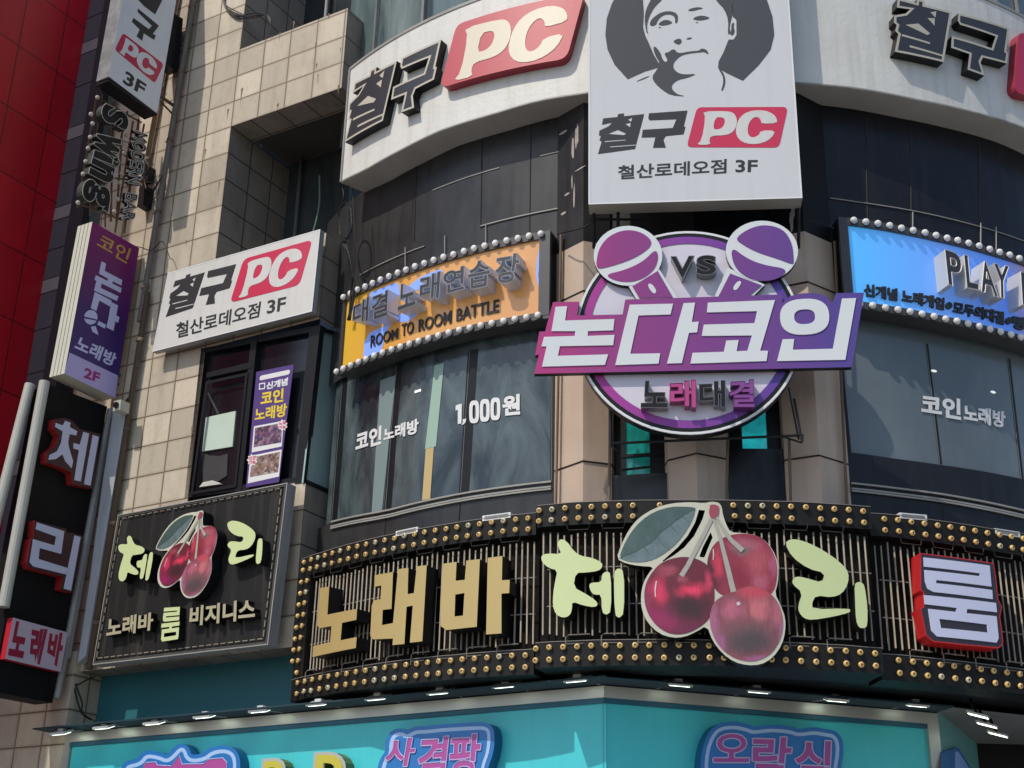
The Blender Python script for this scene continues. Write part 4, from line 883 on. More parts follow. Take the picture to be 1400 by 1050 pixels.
LEAF2 = [(-58,364),(40,322),(130,270),(200,200),(290,130),(396,64),(385,120),(350,190),(290,270),(220,330),(150,370),(80,388),(0,385)]
CH1 = [(300,365),(380,370),(440,395),(480,430),(500,520),(500,640),(475,720),(400,780),(320,810),(240,805),(170,760),(120,690),(100,610),(105,530),(140,460),(200,395)]
CH2 = [(605,235),(690,225),(770,240),(830,290),(870,370),(878,450),(862,560),(790,600),(700,600),(600,590),(530,560),(495,480),(475,400),(490,330),(530,270)]
CH3 = [(560,600),(640,565),(740,535),(800,555),(870,610),(905,690),(912,780),(890,860),(840,930),(770,965),(700,970),(620,945),(550,890),(505,810),(490,720),(510,640)]
def cherry_cutout(S, to, d, parent, dep, tiny=False):
    th = thing('cherry_cutout', *parent)
    q = MB(); q.prism(S, [sm1(to(OUT))]+[to(h) for h in OUTH], d-dep, d, 0, 1, back=True); q.build('board', [paleC, blackM], th)
    def disc(lp, m, dd, nm):
        L = smooth(lp, 2)
        cx = sum(p[0] for p in lp)/len(lp); cy = sum(p[1] for p in lp)/len(lp); rx = (max(p[0] for p in lp)-min(p[0] for p in lp))/2; ry = (max(p[1] for p in lp)-min(p[1] for p in lp))/2
        L = grow(L, 11); W_ = [S.hit(*p, dd) for p in to(L)]; key = {tuple(round(c, 6) for c in S.pt(*wv, dd)): ((p[0]-cx)/rx, -(p[1]-cy)/ry) for wv, p in zip(W_, L)}
        # a fan keeps the print centred
        q = MB(); c_ = S.pt(*S.hit(*to([(cx, cy)])[0], dd), dd); P_ = [S.pt(*wv, dd) for wv in W_]; U_ = [((p[0]-cx)/rx, -(p[1]-cy)/ry) for p in L]
        for i in range(len(L)):
            j = (i+1) % len(L); q.face([c_, P_[j], P_[i]], 0, ((0, 0), U_[j], U_[i]))
        q.build(nm, m, th)
    q = MB(); q.prism(S, smooth(to(LEAF), 1), d+.002, d+.004, 0); q.prism(S, smooth(to(LEAF2), 1), d+.004, d+.006, 1)
    def ribbon_(L, w0, w1, dd, m, q):
        n = len(L)
        for i in range(n-1):
            a, b = Vector(L[i]), Vector(L[i+1]); e = (b-a).normalized(); nn = Vector((-e.y, e.x)); wa = w0+(w1-w0)*i/(n-1); wb = w0+(w1-w0)*(i+1)/(n-1)
            q.prism(S, to([tuple(a-nn*wa/2), tuple(b-nn*wb/2), tuple(b+nn*wb/2), tuple(a+nn*wa/2)]), dd, dd, m)
    ribbon_([(-58,364),(40,322),(130,270),(200,200),(290,130),(396,64)], 5, 7, d+.008, 2, q)
    for a, b in (((60,312),(30,230)), ((130,268),(110,170)), ((205,196),(175,120)), ((280,138),(262,80)), ((90,296),(130,350)), ((165,238),(215,300)), ((245,165),(300,225)), ((320,112),(355,150))): ribbon_([a, b], 4, 2, d+.008, 2, q)
    q.build('leaf_print', [leafM, leafM2, veinM], th)
    disc(CH2, chB, d+.003, 'cherry_print'); disc(CH1, chA, d+.005, 'cherry_print'); disc(CH3, chC, d+.007, 'cherry_print')
    q = MB()
    ribbon_([(495,125),(450,215),(395,320),(350,410),(312,470)], 22, 30, d+.010, 0, q); ribbon_([(505,125),(545,240),(580,380),(625,565)], 16, 34, d+.010, 0, q); ribbon_([(518,110),(560,185),(610,255),(680,318)], 14, 32, d+.012, 0, q)
    q.prism(S, to([(485,45),(510,42),(537,52),(536,85),(528,112),(508,128),(486,118),(478,90)]), d+.014, d+.014, 1)
    for lp in ([(500,310),(506,308),(510,340),(506,372),(500,376),(502,340)], [(160,500),(168,498),(160,560),(162,600),(154,590),(152,540)], [(640,630),(660,622),(668,640),(650,650)]): q.prism(S, to(lp), d+.012, d+.012, 2)
    q.build('stem_print', [stemM, knotM, mat('print_glint', (.62, .50, .50), .4)], th); return th
cherry_cutout(D, zf, dM+.18, ('big cutout of three printed cherries in the middle of the long bulb sign', 'cherry cutout', D.pt(D.hit(960, 800, dM)[0], D.hit(960, 905, dM)[1], dM)), .16)
# flood lamps along the top of the long sign
for i, (x, y, w_) in enumerate(((562, 729, .38), (683, 709, .40), (1244, 709, .36), (1371, 731, .38))):
    lb = ('low white floodlight lying on the sign above the second gold letter', 'low white floodlight lying on the sign left of the forward middle box', 'low white floodlight lying on the sign just right of the forward middle box', 'low white floodlight on top of the long sign at the right edge of the photo')[i]
    u, v = D.hit(x, y, dC-.1); th = thing('floodlight', lb, 'floodlight', D.pt(u, v-.05, dC-.1), 'floodlights on top of the long bulb sign')
    p = D.pt(u, v, dC-.1); a = u/7.35; e = Vector((cos(a), sin(a), 0)); n_ = Vector((sin(a), -cos(a), 0))
    q = MB(); q.box(p, e*w_/2, n_*.09, Vector((0, 0, .035))); q.build('housing', whiteL, th)
    q = MB(); q.box(p+n_*.091, e*w_*.42, n_*.002, Vector((0, 0, .022))); q.build('lens', greyM, th)
    q = MB(); q.tube([p-Vector((0, 0, .03)), p-Vector((0, 0, .2))-n_*.1], .015); q.build('bracket', greyM, th)
# ================================================================ cherry sign on the flat wall
zq = Z(120, 650, 3.8897); FS = .38
quadW = zq([(160,210),(1062,38),(958,900),(25,1008)])
cw = thing('wall_sign', 'black wall sign with dashed border under the corner window', 'sign', F.P(*zq([(500,960)])[0], .1))
ribB = mat('black_ribbed_sheet', (.016, .0155, .015), .5, streak=.8, dark=(.045, .042, .037), spec=.2)
q = MB(); q.prism(F, quadW, FS-.2, FS, 0, 1, back=True); q.build('panel', [ribB, mat('grey_side', (.34, .345, .35), .5, streak=.4)], cw)
q = MB(); q.outline(F, quadW, .05, FS+.02); q.outline(F, quadW, .015, FS+.03, 1)
q.build('frame', [mat('frame_dark', (.05, .048, .044), .5, streak=.5, dark=(.14, .12, .09)), seamM], cw)
q = MB(); L = [F.hit(x, y, FS) for x, y in zq([(185,232),(1035,70),(938,870),(52,975)])]
for i in range(4):
    a, b = Vector(L[i]), Vector(L[(i+1) % 4]); n = int((b-a).length/.13)
    for k in range(n):
        p, r = a.lerp(b, (k+.1)/n), a.lerp(b, (k+.78)/n); q.tube([F.pt(*p, FS+.02), F.pt(*r, FS+.02)], .009, 0, 4)
q.build('neon_border', tubeM, cw)
afc = affine([(-75,367),(535,30),(895,430),(710,1005),(70,620)], zq([(360,358),(612,205),(684,345),(545,655),(373,530)]))
cherry_cutout(F, afc, FS+.22, ('small cutout of three printed cherries on the black wall sign', 'cherry cutout', F.P(*zq([(545,655)])[0], FS+.1)), .2)
a1 = affine([(157,320),(265,225),(280,658),(585,660),(580,383)], zq([(160,376),(222,316),(180,564),(315,562),(335,405)]))
a2 = affine([(92,250),(120,228),(440,410),(220,668),(520,715),(490,460)], zq([(735,258),(755,238),(888,330),(775,478),(900,466),(925,322)]))
letters(F, cw, [[a1(l)] for l in CHE]+[[a2(l)] for l in RI], FS, FS+.17, [lime, blackM], sm=1)
sand = mat('sand_letter', (.40, .36, .235), .45)
hr = homog([(470,228),(1050,300),(1090,928),(520,850)], zq([(405,700),(497,694),(482,870),(384,880)]))
q = MB()
for lps in RUM: q.prism(F, [hr(l) for l in lps], FS, FS+.13, 0, 1)
q.build('letter', [lime, blackM], cw)
for t_, qd, m_ in (('노래바', [(105,758),(350,727),(344,822),(97,866)], sand), ('비지니스', [(545,698),(890,652),(888,765),(538,803)], sand)):
    q = MB(); text(q, F, t_, zq(qd), FS, FS+.13, 0, 1, bold=.035); q.build('lettering', [m_, blackM], cw)
# ================================================================ white shop sign on the flat wall
zk = Z(200, 310, 5.6)
quadP = zk([(165,352),(1332,18),(1268,648),(45,958)])
ps = thing('wall_sign', 'wide white sign board with a red badge above the corner window', 'sign', F.P(*zk([(660,800)])[0], .05))
q = MB(); q.prism(F, quadP, .13, .24, 0, 1, back=True); q.build('panel', [whiteS, mat('sign_side_grey', (.36, .37, .39), .5, var=.4)], ps)
q = MB(); q.outline(F, quadP, .018, .243); q.build('frame', whiteL, ps)
tg = affine(A_SRC, zk([(147,697),(362,605),(445,352),(690,283),(522,597)])); tb_ = homog(BADGE, zk([(745,246),(1272,98),(1172,446),(640,582)]))
pc_logo(F, tg, tb_, .24, ps)
q = MB(); text(q, F, '철산로데오점', zk([(228,738),(880,570),(862,692),(225,858)]), .24, .244, bold=.019); text(q, F, '3F', zk([(928,566),(1072,533),(1060,640),(922,668)]), .24, .244, bold=.02); q.build('lettering', inkB, ps)
# poster in the window
zpo = Z(320, 480, 5.25)
pq = zpo([(160,150),(428,95),(322,940),(85,980)])
po = thing('window_poster', 'tall purple poster with yellow lettering in the corner window', 'poster', F.P(*zpo([(200,970)])[0], .03))
q = MB(); q.prism(F, pq, .035, .042); q.build('sheet', mat('poster_purple', (.075, .035, .19), .45), po)
q = MB(); text(q, F, '신개념', zpo([(232,225),(388,188),(382,245),(228,278)]), .042, .045, bold=.045)
q.outline(F, zpo([(180,232),(224,224),(222,272),(178,278)]), .02, .044); q.prism(F, rrect(zpo([(186,178),(402,132),(398,166),(182,212)]), .45), .042, .044)
q.prism(F, zpo([(143,540),(356,500),(342,684),(126,728)]), .042, .044); q.prism(F, zpo([(118,752),(342,706),(322,900),(98,950)]), .042, .044)
for cx, cy, r in ((348, 532, 44), (130, 782, 46)): q.prism(F, zpo([(cx+(r if k % 2 else r*.72)*cos(k*pi/9)*.85, cy+(r if k % 2 else r*.72)*sin(k*pi/9)) for k in range(18)]), .046, .048)
q.build('white_print', whiteL, po)
q = MB(); text(q, F, '코인', zpo([(195,292),(358,265),(352,362),(190,392)]), .042, .046, bold=.035); text(q, F, '노래방', zpo([(150,412),(382,372),(374,468),(148,505)]), .042, .046, bold=.03); q.build('lettering', mat('poster_yellow', (.75, .56, .03), .45), po)
def photo_mat(name, cols, sc):
    m = bpy.data.materials.new(name); m.use_nodes = True; n = m.node_tree.nodes; l = m.node_tree.links
    uv = n.new('ShaderNodeUVMap'); vo = n.new('ShaderNodeTexVoronoi'); vo.inputs['Scale'].default_value = sc; l.new(uv.outputs[0], vo.inputs['Vector'])
    sp = n.new('ShaderNodeSeparateXYZ'); l.new(vo.outputs['Color'], sp.inputs[0]); cr = n.new('ShaderNodeValToRGB'); cr.color_ramp.interpolation = 'LINEAR'; e = cr.color_ramp.elements
    e[0].color = (*cols[0], 1); e[1].color = (*cols[-1], 1)
    for i, c_ in enumerate(cols[1:-1]): x = e.new((i+1)/(len(cols)-1)); x.color = (*c_, 1)
    l.new(sp.outputs['X'], cr.inputs[0]); l.new(cr.outputs[0], n['Principled BSDF'].inputs['Base Color']); return m
q = MB(); q.prism(F, zpo([(152,552),(346,515),(338,655),(140,690)]), .044, .046); q.build('photo', photo_mat('photo_party', [(.02,.015,.03), (.18,.04,.10), (.05,.03,.12), (.30,.18,.22), (.03,.02,.03)], 22), po)
q = MB(); q.prism(F, zpo([(128,764),(330,722),(316,868),(112,905)]), .044, .046); q.build('photo', photo_mat('photo_friends', [(.03,.02,.02), (.33,.20,.15), (.12,.05,.05), (.42,.36,.33), (.22,.09,.08)], 20), po)
q = MB(); text(q, F, '노래', zpo([(322,508),(372,500),(370,528),(322,534)]), .048, .050, bold=.04); text(q, F, '가능', zpo([(322,538),(372,530),(370,555),(322,560)]), .048, .050, bold=.04)
text(q, F, '인원', zpo([(105,758),(155,750),(153,778),(105,784)]), .048, .050, bold=.04); text(q, F, '가능', zpo([(105,788),(155,780),(153,808),(105,812)]), .048, .050, bold=.04); q.build('lettering', mat('poster_pink', (.62, .06, .16), .5), po)
# ================================================================ left edge: neighbour walls
u1 = F.hit(147, 0)[0]; u1b = F.hit(103, 263)[0]; ugr = (u1+u1b)/2             # right edge of grey strip
ured = (F.hit(126, 0)[0]+F.hit(20, 600)[0])/2; udk = F.hit(142, 150)[0]
nb = thing('grey_building', 'narrow grey stone building with pale bands beside the red wall', 'building', F.pt(ugr-.3, .12, 0))
greyT = mat('grey_granite', (.105, .10, .115), .5, var=.4, dark=(.07, .068, .075), scale=3); paleT = mat('pale_granite', (.30, .265, .26), .5, var=.3)
q = MB(); zz = 3.0; k = 0; bands = sorted(F.hit(x, y)[1] for x, y in ((120, 62), (101, 180), (86, 290), (62, 390), (12, 640)))
q.quad_s(F, R4(ured-.05, ugr, .12, 21)); q.build('stone_wall', greyT, nb)
q = MB()
for y in (62, 180, 290, 390, 640):
    x = 126-y*.176; v = F.hit(x+10, y)[1]; q.strip(F, v-.14, v+.14, ured-.05, ugr, 0, .004, 1)
    for dv in (-.14, .14, .75, -.75): pass
q.build('pale_band', paleT, nb)
q = MB()
for y in (20, 62, 115, 180, 235, 290, 340, 390, 450, 510, 570, 640):
    x = 126-y*.176; v = F.hit(x+10, y)[1]
    for dv in ((-.14, .14) if y in (62, 180, 290, 390, 640) else (0,)): q.strip(F, v+dv-.008, v+dv+.008, ured-.05, ugr, 0, .007, 1)
q.build('joint', ruleD, nb)
q = MB(); q.strip(F, .12, 21, ugr, udk-.05, -.3, .06, 1); q.build('corner_post', mat('dark_post', (.035, .035, .042), .5, var=.3), nb)
q = MB(); q.strip(F, 6.0, 21, udk-.05, uL, -.3, -.1, 1)
sw = q.build('stair_window', glass_mat('stair_glass', (.07, .085, .075), (.12, .135, .115), .15, scale=.6), B)
q = MB()
for y in (390, 545): v = F.hit(130, y)[1]; q.strip(F, v-.06, v+.06, udk-.05, uL, -.1, -.07, 1)
q.strip(F, 5.5, F.hit(130, 390)[1], udk-.05, uL, -.12, -.09, 1, 1); q.build('frame', [blackM, glassD], sw)
RP = Plane(F.pt(ured, 0)[:2], -NF)
red = thing('red_building', 'red panel clad neighbouring building seen edge on at the left of the photo', 'building', RP.pt(0, .12, 0))
q = MB(); q.quad_s(RP, R4(-7, .6, 4.2, 24)); q.quad_s(Plane(RP.pt(-7, 0)[:2], TR_), R4(-8, 0, 4.2, 24)); q.build('panel_wall', tile_mat('red_panel', (.50, .004, .016), (.60, .006, .02), (.12, .003, .008), .93, 1.32, -7, 4.2, msize=.014, rough=.34, dirt=.6, dirtcol=(.27, .003, .010), bump=.5, scale=.5), red)
q = MB(); q.quad_s(RP, R4(-7, .6, .12, 4.2)); q.quad_s(Plane(RP.pt(-7, 0)[:2], TR_), R4(-8, 0, .12, 4.2)); q.build('base_wall', greyT, red)
# ================================================================ blade signs standing out from the wall
def fixed_blade(ux): return Plane(F.pt(ux, 0)[:2], -NF)
def blade(nm, label, S, quad, thick, face, sidem, top=None):
    L = [S.hit(x, y, 0) for x, y in quad]
    if top: L = [L[0], L[1], (L[1][0], L[1][1]+top), (L[0][0], L[0][1]+top)]
    th = thing(nm, label, 'sign', S.pt((L[0][0]+L[1][0])/2, L[0][1], -thick/2))
    q = MB(); q.prism(S, L, -thick, 0, 0, 1, px=False, back=True); q.build('box', [face, sidem], th)
    q = MB()
    for v in (min(p[1] for p in L)+.5, max(p[1] for p in L[:4])-.5 if not top else min(p[1] for p in L)+1.5):
        ui = max(p[0] for p in L); q.tube([S.pt(ui, v, -thick/2), S.pt(.05, v, -thick/2)], .03, 0, 6); q.tube([S.pt(ui, v-.08, -thick/2), S.pt(.05, v-.2, -thick/2)], .018, 0, 6)
    q.build('bracket', MATS['rusty_pipe'], th); return th, L
z1 = Z(60, 0, 5.8333)
S1 = fixed_blade(F.hit(250, 130)[0])
b1, L1 = blade('blade_sign', 'white projecting sign with black and red lettering ending in 3F', S1, [(148.8, 104.6), (215, 155), (241, 0), (167, 0)], .30, mat('blade_white', (.74, .74, .76), .4, var=.15, dark=(.62, .62, .62), streak=.25), mat('zinc_side', (.20, .21, .215), .45, .3, var=.7, dark=(.40, .40, .40), scale=5, streak=.5), top=None)
# carry the box on above the picture
q = MB(); q.prism(S1, [L1[3], L1[2], (L1[2][0], L1[2][1]+1.4), (L1[3][0], L1[3][1]+1.4)], -.30, 0, 0, 1, px=False); q.build('box', [MATS['blade_white'], MATS['zinc_side']], b1)
q = MB(); q.prism(S1, z1([(415,655),(518,612),(905,905),(815,945)]), .0, .0) if False else None
hb = homog([(632,265),(957,512),(886,664),(566,396)], [(632,265),(957,512),(886,664),(566,396)])
q.prism(S1, z1([(752,68),(918,205),(868,272),(893,280),(880,318),(797,265),(785,325),(740,290),(765,235),(702,172),(715,143),(838,232),(862,205),(748,95)]), 0, .004)
q.prism(S1, z1([(745,-10),(950,-10),(905,80),(888,115),(800,48)]), 0, .004); text(q, S1, '3F', z1([(655,560),(820,672),(792,765),(628,660)]), 0, .004, bold=.03); q.build('lettering', inkB, b1)
bq = z1([(632,262),(957,512),(886,664),(566,396)]); hb1 = homog(BADGE, bq)
q = MB(); q.prism(S1, rrect(bq, .16), 0, .004); bdg = q.build('badge', pcRed, b1)
q = MB(); q.prism(S1, [sm1(hb1(PP)), sm1(hb1(PP_H))], .004, .008); q.prism(S1, sm1(hb1(CC)), .004, .008); q.build('lettering', MATS['blade_white'], bdg)
q = MB(); zb_ = min(p[1] for p in L1)-.004; q.prism(S1, [(L1[0][0], zb_-.03), (L1[1][0], zb_-.03), (L1[1][0], zb_), (L1[0][0], zb_)], -.30, 0, 0, 0, px=False, back=True); q.face([S1.pt(L1[0][0], zb_-.031, 0), S1.pt(L1[1][0], zb_-.031, 0), S1.pt(L1[1][0], zb_-.031, -.3), S1.pt(L1[0][0], zb_-.031, -.3)]); q.build('bottom_cap', blackM, b1)
q = MB(); q.prism(S1, z1([(1040,110),(1110,150),(1075,570),(972,515)]), -.35, -.12); q.build('ballast_box', blackM, b1)
# purple one
z2 = Z(50, 300, 4.0375); S2 = fixed_blade(F.hit(178, 480)[0]); q2 = z2([(153,850),(435,985),(567,158),(308,12)])
vv = [S2.hit(*p)[1] for p in q2]
violet = mat('blade_violet', (.2, .01, .15), .4, grad=('Y', min(vv)+.4, max(vv), [(0, (.045, .02, .16)), (.35, (.05, .012, .13)), (.75, (.155, .006, .12)), (1, (.24, .006, .15))]))
b2, L2 = blade('blade_sign', 'purple projecting lightbox sign with a white side, lettering ending in 2F', S2, q2, .34, violet, mat('ivory_side', (.62, .62, .52), .45, var=.15))
q = MB(); q.prism(S2, z2([(183,735),(450,862),(435,985),(153,850)]), 0, .003); q.build('lower_panel', mat('blade_lilac', (.50, .44, .76), .4), b2)
lil = mat('lilac_letter', (.58, .60, .86), .4)
q = MB(); text(q, S2, '코인', z2([(358,75),(526,165),(498,245),(330,148)]), 0, .004, bold=.015); q.build('lettering', mat('blade_yellow', (.58, .36, .07), .4), b2)
q = MB(); hn = homog([(100,396),(345,396),(320,632),(60,632)], z2([(352,225),(478,300),(450,458),(318,392)]))
q.prism(S2, hn([(113,398),(158,396),(150,452),(343,446),(338,490),(240,493),(238,512),(343,508),(338,548),(130,552),(122,590),(318,584),(306,625),(60,632),(78,553),(58,553),(68,516),(188,512),(190,493),(97,493)]), 0, .004)
q.prism(S2, z2([(322,400),(414,448),(405,480),(347,447),(330,505),(300,490)]), 0, .004); q.prism(S2, z2([(345,560),(384,582),(376,602),(335,580)]), 0, .004); q.prism(S2, z2([(412,455),(450,475),(440,530),(458,540),(450,570),(435,562),(425,615),(386,595),(398,545)]), 0, .004)
q.prism(S2, z2(ell(300, 540, 37, 40, 18)), 0, .004); q.prism(S2, z2([(300,592),(326,588),(342,638),(310,620)]), 0, .004); text(q, S2, '노래방', z2([(238,640),(448,745),(425,816),(205,716)]), 0, .004, bold=.03); q.build('lettering', lil, b2)
q = MB(); q.prism(S2, z2([(262,535),(332,552),(334,560),(262,545)]), .004, .006); q.build('lettering', violet, b2)
q = MB(); text(q, S2, '2F', z2([(268,815),(354,850),(343,903),(258,872)]), 0, .004, bold=.04); q.build('lettering', mat('blade_magenta', (.35, .02, .20), .4), b2)
q = MB()
for f in (.25, .5, .75):
    a = S2.pt(L2[3][0]-.002, L2[3][1], -.34*f); b = S2.pt(L2[0][0]-.002, L2[0][1], -.34*f); q.tube([a, b], .006, 0, 4)
q.build('seam', mat('ivory_seam', (.28, .27, .22), .6), b2)
# black one with two big syllables
z3 = Z(0, 520, 5.25); z4 = Z(0, 700, 3.5); S3 = fixed_blade(F.hit(150, 600)[0])
blk = mat('blade_black', (.008, .008, .009), .55, var=.5, dark=(.013, .013, .014), spec=.12)
q3 = z4([(10,640),(250,915)]); q3 = [(-12, 945), (71.5, 961), (146.7, 556), (69.5, 526.5)]
b3, L3 = blade('blade_sign', 'black projecting sign between pale posts with white letters on red bases', S3, q3, .38, blk, blk)
ivy = mat('post_ivory', (.46, .455, .40), .35, var=.2)
q = MB()
o_ = L3[3][0]
def vpost(S, pa, pb, d, r, mb):
    a = S.hit(*pa, d); b = S.hit(*pb, d); mb.tube([S.pt(a[0], a[1], d), S.pt(b[0], b[1], d)], r, 0, 14)
vpost(S3, (61, 522), (5, 830), .0, .085, q); vpost(S3, (41, 526), (-8, 720), -.36, .085, q); q.build('post', ivy, b3)
q = MB(); vpost(S3, (151, 560), (78, 955), -.0, .055, q); vpost(S3, (152, 562), (92, 900), -.0, .05, q); q.build('post', mat('post_grey', (.30, .295, .27), .4, var=.3), b3)
redS = mat('halo_red', (.34, .02, .02), .4)
haloB = mat('halo_face', (.05, .012, .018), .5)
q = MB(); q.prism(S3, z3([(392,280),(465,268),(520,290),(575,350),(722,385),(668,775),(520,745),(512,662),(440,625),(335,590),(335,520),(395,475),(425,400),(385,345)]), .0, .14, 0, 1); h1 = q.build('letter_base', [haloB, redS], b3)
q = MB()
for lp in ([(402,305),(452,325),(470,290),(508,305),(500,335),(555,365),(548,395),(500,385),(490,440),(495,480),(525,580),(515,630),(470,580),(450,530),(400,565),(350,570),(358,535),(410,510),(440,450),(452,365),(398,335)], [(530,450),(575,462),(600,370),(640,382),(580,725),(535,715),(568,500),(528,488)], [(668,392),(710,405),(650,755),(605,745)]): q.prism(S3, z3(lp), .14, .15)
q.build('letter', paleB, h1)
q = MB(); q.prism(S3, z4([(165,40),(318,82),(320,98),(345,100),(398,115),(345,385),(290,370),(300,310),(140,268),(128,240),(148,130),(160,122)]), .0, .14, 0, 1); h2 = q.build('letter_base', [haloB, redS], b3)
q = MB()
for lp in ([(178,50),(308,92),(293,200),(190,172),(185,225),(330,270),(322,300),(160,260),(143,240),(160,130),(262,160),(270,118),(172,82)], [(358,112),(386,120),(340,376),(306,366)]): q.prism(S3, z4(lp), .14, .15)
q.build('letter', paleB, h2)
q = MB(); q.prism(S3, z4([(62,505),(325,577),(290,765),(25,702)]), 0, .12, 0, 1); pk = q.build('plate', [mat('plate_pale', (.52, .42, .50), .4), mat('plate_red_side', (.45, .015, .03), .4)], b3)
q = MB()
for t_, qd in (('노', [(70,520),(145,535),(110,700),(38,685)]), ('래', [(155,545),(228,562),(190,730),(140,715)]), ('바', [(240,570),(312,580),(282,748),(222,700)])): text(q, S3, t_, z4(qd), .12, .125, bold=.045)
q.build('lettering', mat('plate_crimson', (.30, .012, .045), .4), pk)
q = MB(); q.box(F.pt(F.hit(95, 935)[0], F.hit(95, 935)[1], .3), tuple((TR_*.05).to_3d()), tuple((NF*.05).to_3d()), (0, 0, .1)); q.build('junction_box', whiteL, b3)
# neon lettering on an open rusty frame
z5 = Z(60, 120, 5.25); S4 = fixed_blade(F.hit(215, 240)[0])
neon = thing('neon_sign', 'unlit black neon sign with tube lettering on an open rusty frame', 'sign', S4.P(*z5([(450,850)])[0], 0))
rust = MATS['rusty_pipe']; tubeW = mat('neon_glass', (.50, .49, .46), .25)
q = MB()
for a, b, r in (((560,330),(520,960),.02), ((600,170),(540,420),.018), ((470,300),(440,620),.018), ((660,330),(600,700),.018), ((420,50),(330,640),.018), ((378,60),(240,860),.018), ((500,100),(480,960),.02), ((640,240),(510,1040),.018), ((682,228),(575,1045),.022), ((720,260),(690,420),.018), ((340,600),(330,920),.016), ((440,860),(440,1000),.016)): q.tube([S4.P(*z5([a])[0], -.06), S4.P(*z5([b])[0], -.06)], r, 0, 6)
for a, b in (((385,70),(700,250)), ((330,350),(720,560)), ((280,620),(860,690)), ((250,830),(560,950)), ((560,450),(880,640))): q.tube([S4.P(*z5([a])[0], -.07), S4.P(*z5([b])[0], -.07)], .016, 0, 6)
q.build('frame', rust, neon)
q = MB()
for p in ((385,70),(350,258),(333,355),(318,435),(300,530),(281,620),(245,825),(338,190),(575,470),(545,680),(600,380),(530,800),(560,620),(590,340),(505,890)): q.sphere(S4.P(*z5([p])[0], -.02), .04, 0, 8, 6)
q.build('insulator', mat('insulator_ivory', (.50, .46, .38), .4), neon)
q = MB(); text(q, S4, 'S', z5([(615,195),(598,322),(405,225),(425,100)]), -.04, .10, 0, 2, bold=.05, rim=(.007, 1))
for t_, qd in (('w', [(560,370),(528,540),(345,455),(395,280)]), ('i', [(550,510),(538,575),(350,500),(362,440)]), ('n', [(515,580),(490,705),(320,615),(348,495)]), ('g', [(490,715),(462,895),(262,785),(300,640)])): text(q, S4, t_, z5(qd), -.04, .10, 0, 2, bold=.05, rim=(.007, 1))
q.build('lettering', [blackM, tubeW, mat('neon_side', (.03, .038, .032), .5)], neon)
for t_, qd in (('MODERN', [(745,340),(700,700),(600,680),(648,300)]), ('BAR', [(672,770),(648,965),(560,940),(590,750)])):
    q = MB(); text(q, S4, t_, z5(qd), -.03, .05, 0, 0, bold=.015, rim=(.009, 1)); q.build('lettering', [blackM, tubeW], neon)
q = MB(); q.box(S4.P(*z5([(765,640)])[0], -.15), tuple((TR_*.08).to_3d()), tuple((NF*.12).to_3d()), (0, 0, .14)); q.box(S4.P(*z5([(740,800)])[0], -.1), tuple((TR_*.07).to_3d()), tuple((NF*.14).to_3d()), (0, 0, .2)); q.build('transformer', [blackM], neon)
# ================================================================ pipes, duct, camera, cables on the wall
def along(pts, d): return [F.P(x, y, d) for x, y in pts]
def wall_pipe(label, pts, d, r, m):
    A = along(pts, d); o = thing('drainpipe', label, 'pipe', A[-1]); q = MB(); q.tube(A, r, 0, 10); q.build('tube', m, o)
    a, b = A[0], A[-1]; n = max(2, int((a-b).length/1.35))
    for k in range(n):
        p = a.lerp(b, (k+.55)/n); q = MB(); q.tube([p+Vector((0, 0, -.03)), p+Vector((0, 0, .03))], r*1.18, 0, 10); q.tube([p-(TR_*r*1.9).to_3d(), p-(NF*d*.9).to_3d()-(TR_*r*1.9).to_3d()], .012, 0, 5); q.tube([p-(TR_*r*2).to_3d(), p+(TR_*r*1.6).to_3d()], .016, 0, 5); q.build('clamp', MATS['rusty_pipe'], o)
    return o
wall_pipe('grey drainpipe on the tiled wall beside the white blade sign', [(271, -40), (191, 440)], .12, .05, mat('pipe_grey', (.20, .20, .195), .5, var=.5, dark=(.10, .08, .06), scale=4))
wall_pipe('brown rusty pipe beside the black blade sign, lower left', [(202, 400), (122, 915)], .11, .05, mat('pipe_brown', (.12, .088, .062), .55, var=.6, dark=(.06, .045, .035), scale=4))
wall_pipe('ochre stained pipe close behind the top white blade sign', [(245, -20), (193, 262)], .08, .045, mat('pipe_ochre', (.30, .21, .11), .55, var=.6, dark=(.14, .09, .05), scale=4))
q = MB(); q.prism(F, [(155,562),(171,570),(117,897),(106,906),(122,800),(139,668)], .02, .16); o = q.build('duct_cover', mat('duct_white', (.44, .47, .50), .45, var=.4, dark=(.25, .24, .23), streak=.3)); tag(o, 'flat white duct cover running down the wall right of the black blade sign', 'duct')
cc = thing('flood_lamp', 'small white lamp on a bracket at the top of the black blade sign', 'lamp', F.P(166, 560, .3))
q = MB(); p = F.P(166, 557, .35); q.box(p, tuple((TR_*.08).to_3d()), tuple((NF*.10).to_3d()), (0, 0, .09)); q.build('housing', ivy, cc)
q = MB(); q.tube([p+(NF*.10).to_3d(), p+(NF*.14).to_3d()], .05, 0, 12); q.build('lens', glassD, cc)
q = MB(); q.tube([p, F.P(176, 545, .05)], .025, 0, 8); q.build('bracket', blackM, cc)
def cable(label, pts, r=.012, n=8, m=None):
    q = MB()
    for P in pts:
        Q = []
        for i in range(len(P)-1):
            for k in range(n):
                t = k/n; a = P[max(i-1, 0)]; b = P[i]; c = P[i+1]; d = P[min(i+2, len(P)-1)]
                Q.append(.5*((2*b)+(c-a)*t+(2*a-5*b+4*c-d)*t*t+(3*b-a-3*c+d)*t**3))
        Q.append(P[-1]); q.tube(Q, r, 0, 5)
    o = q.build('cable', m or blackM); tag(o, label, 'cable')
random.seed(5)
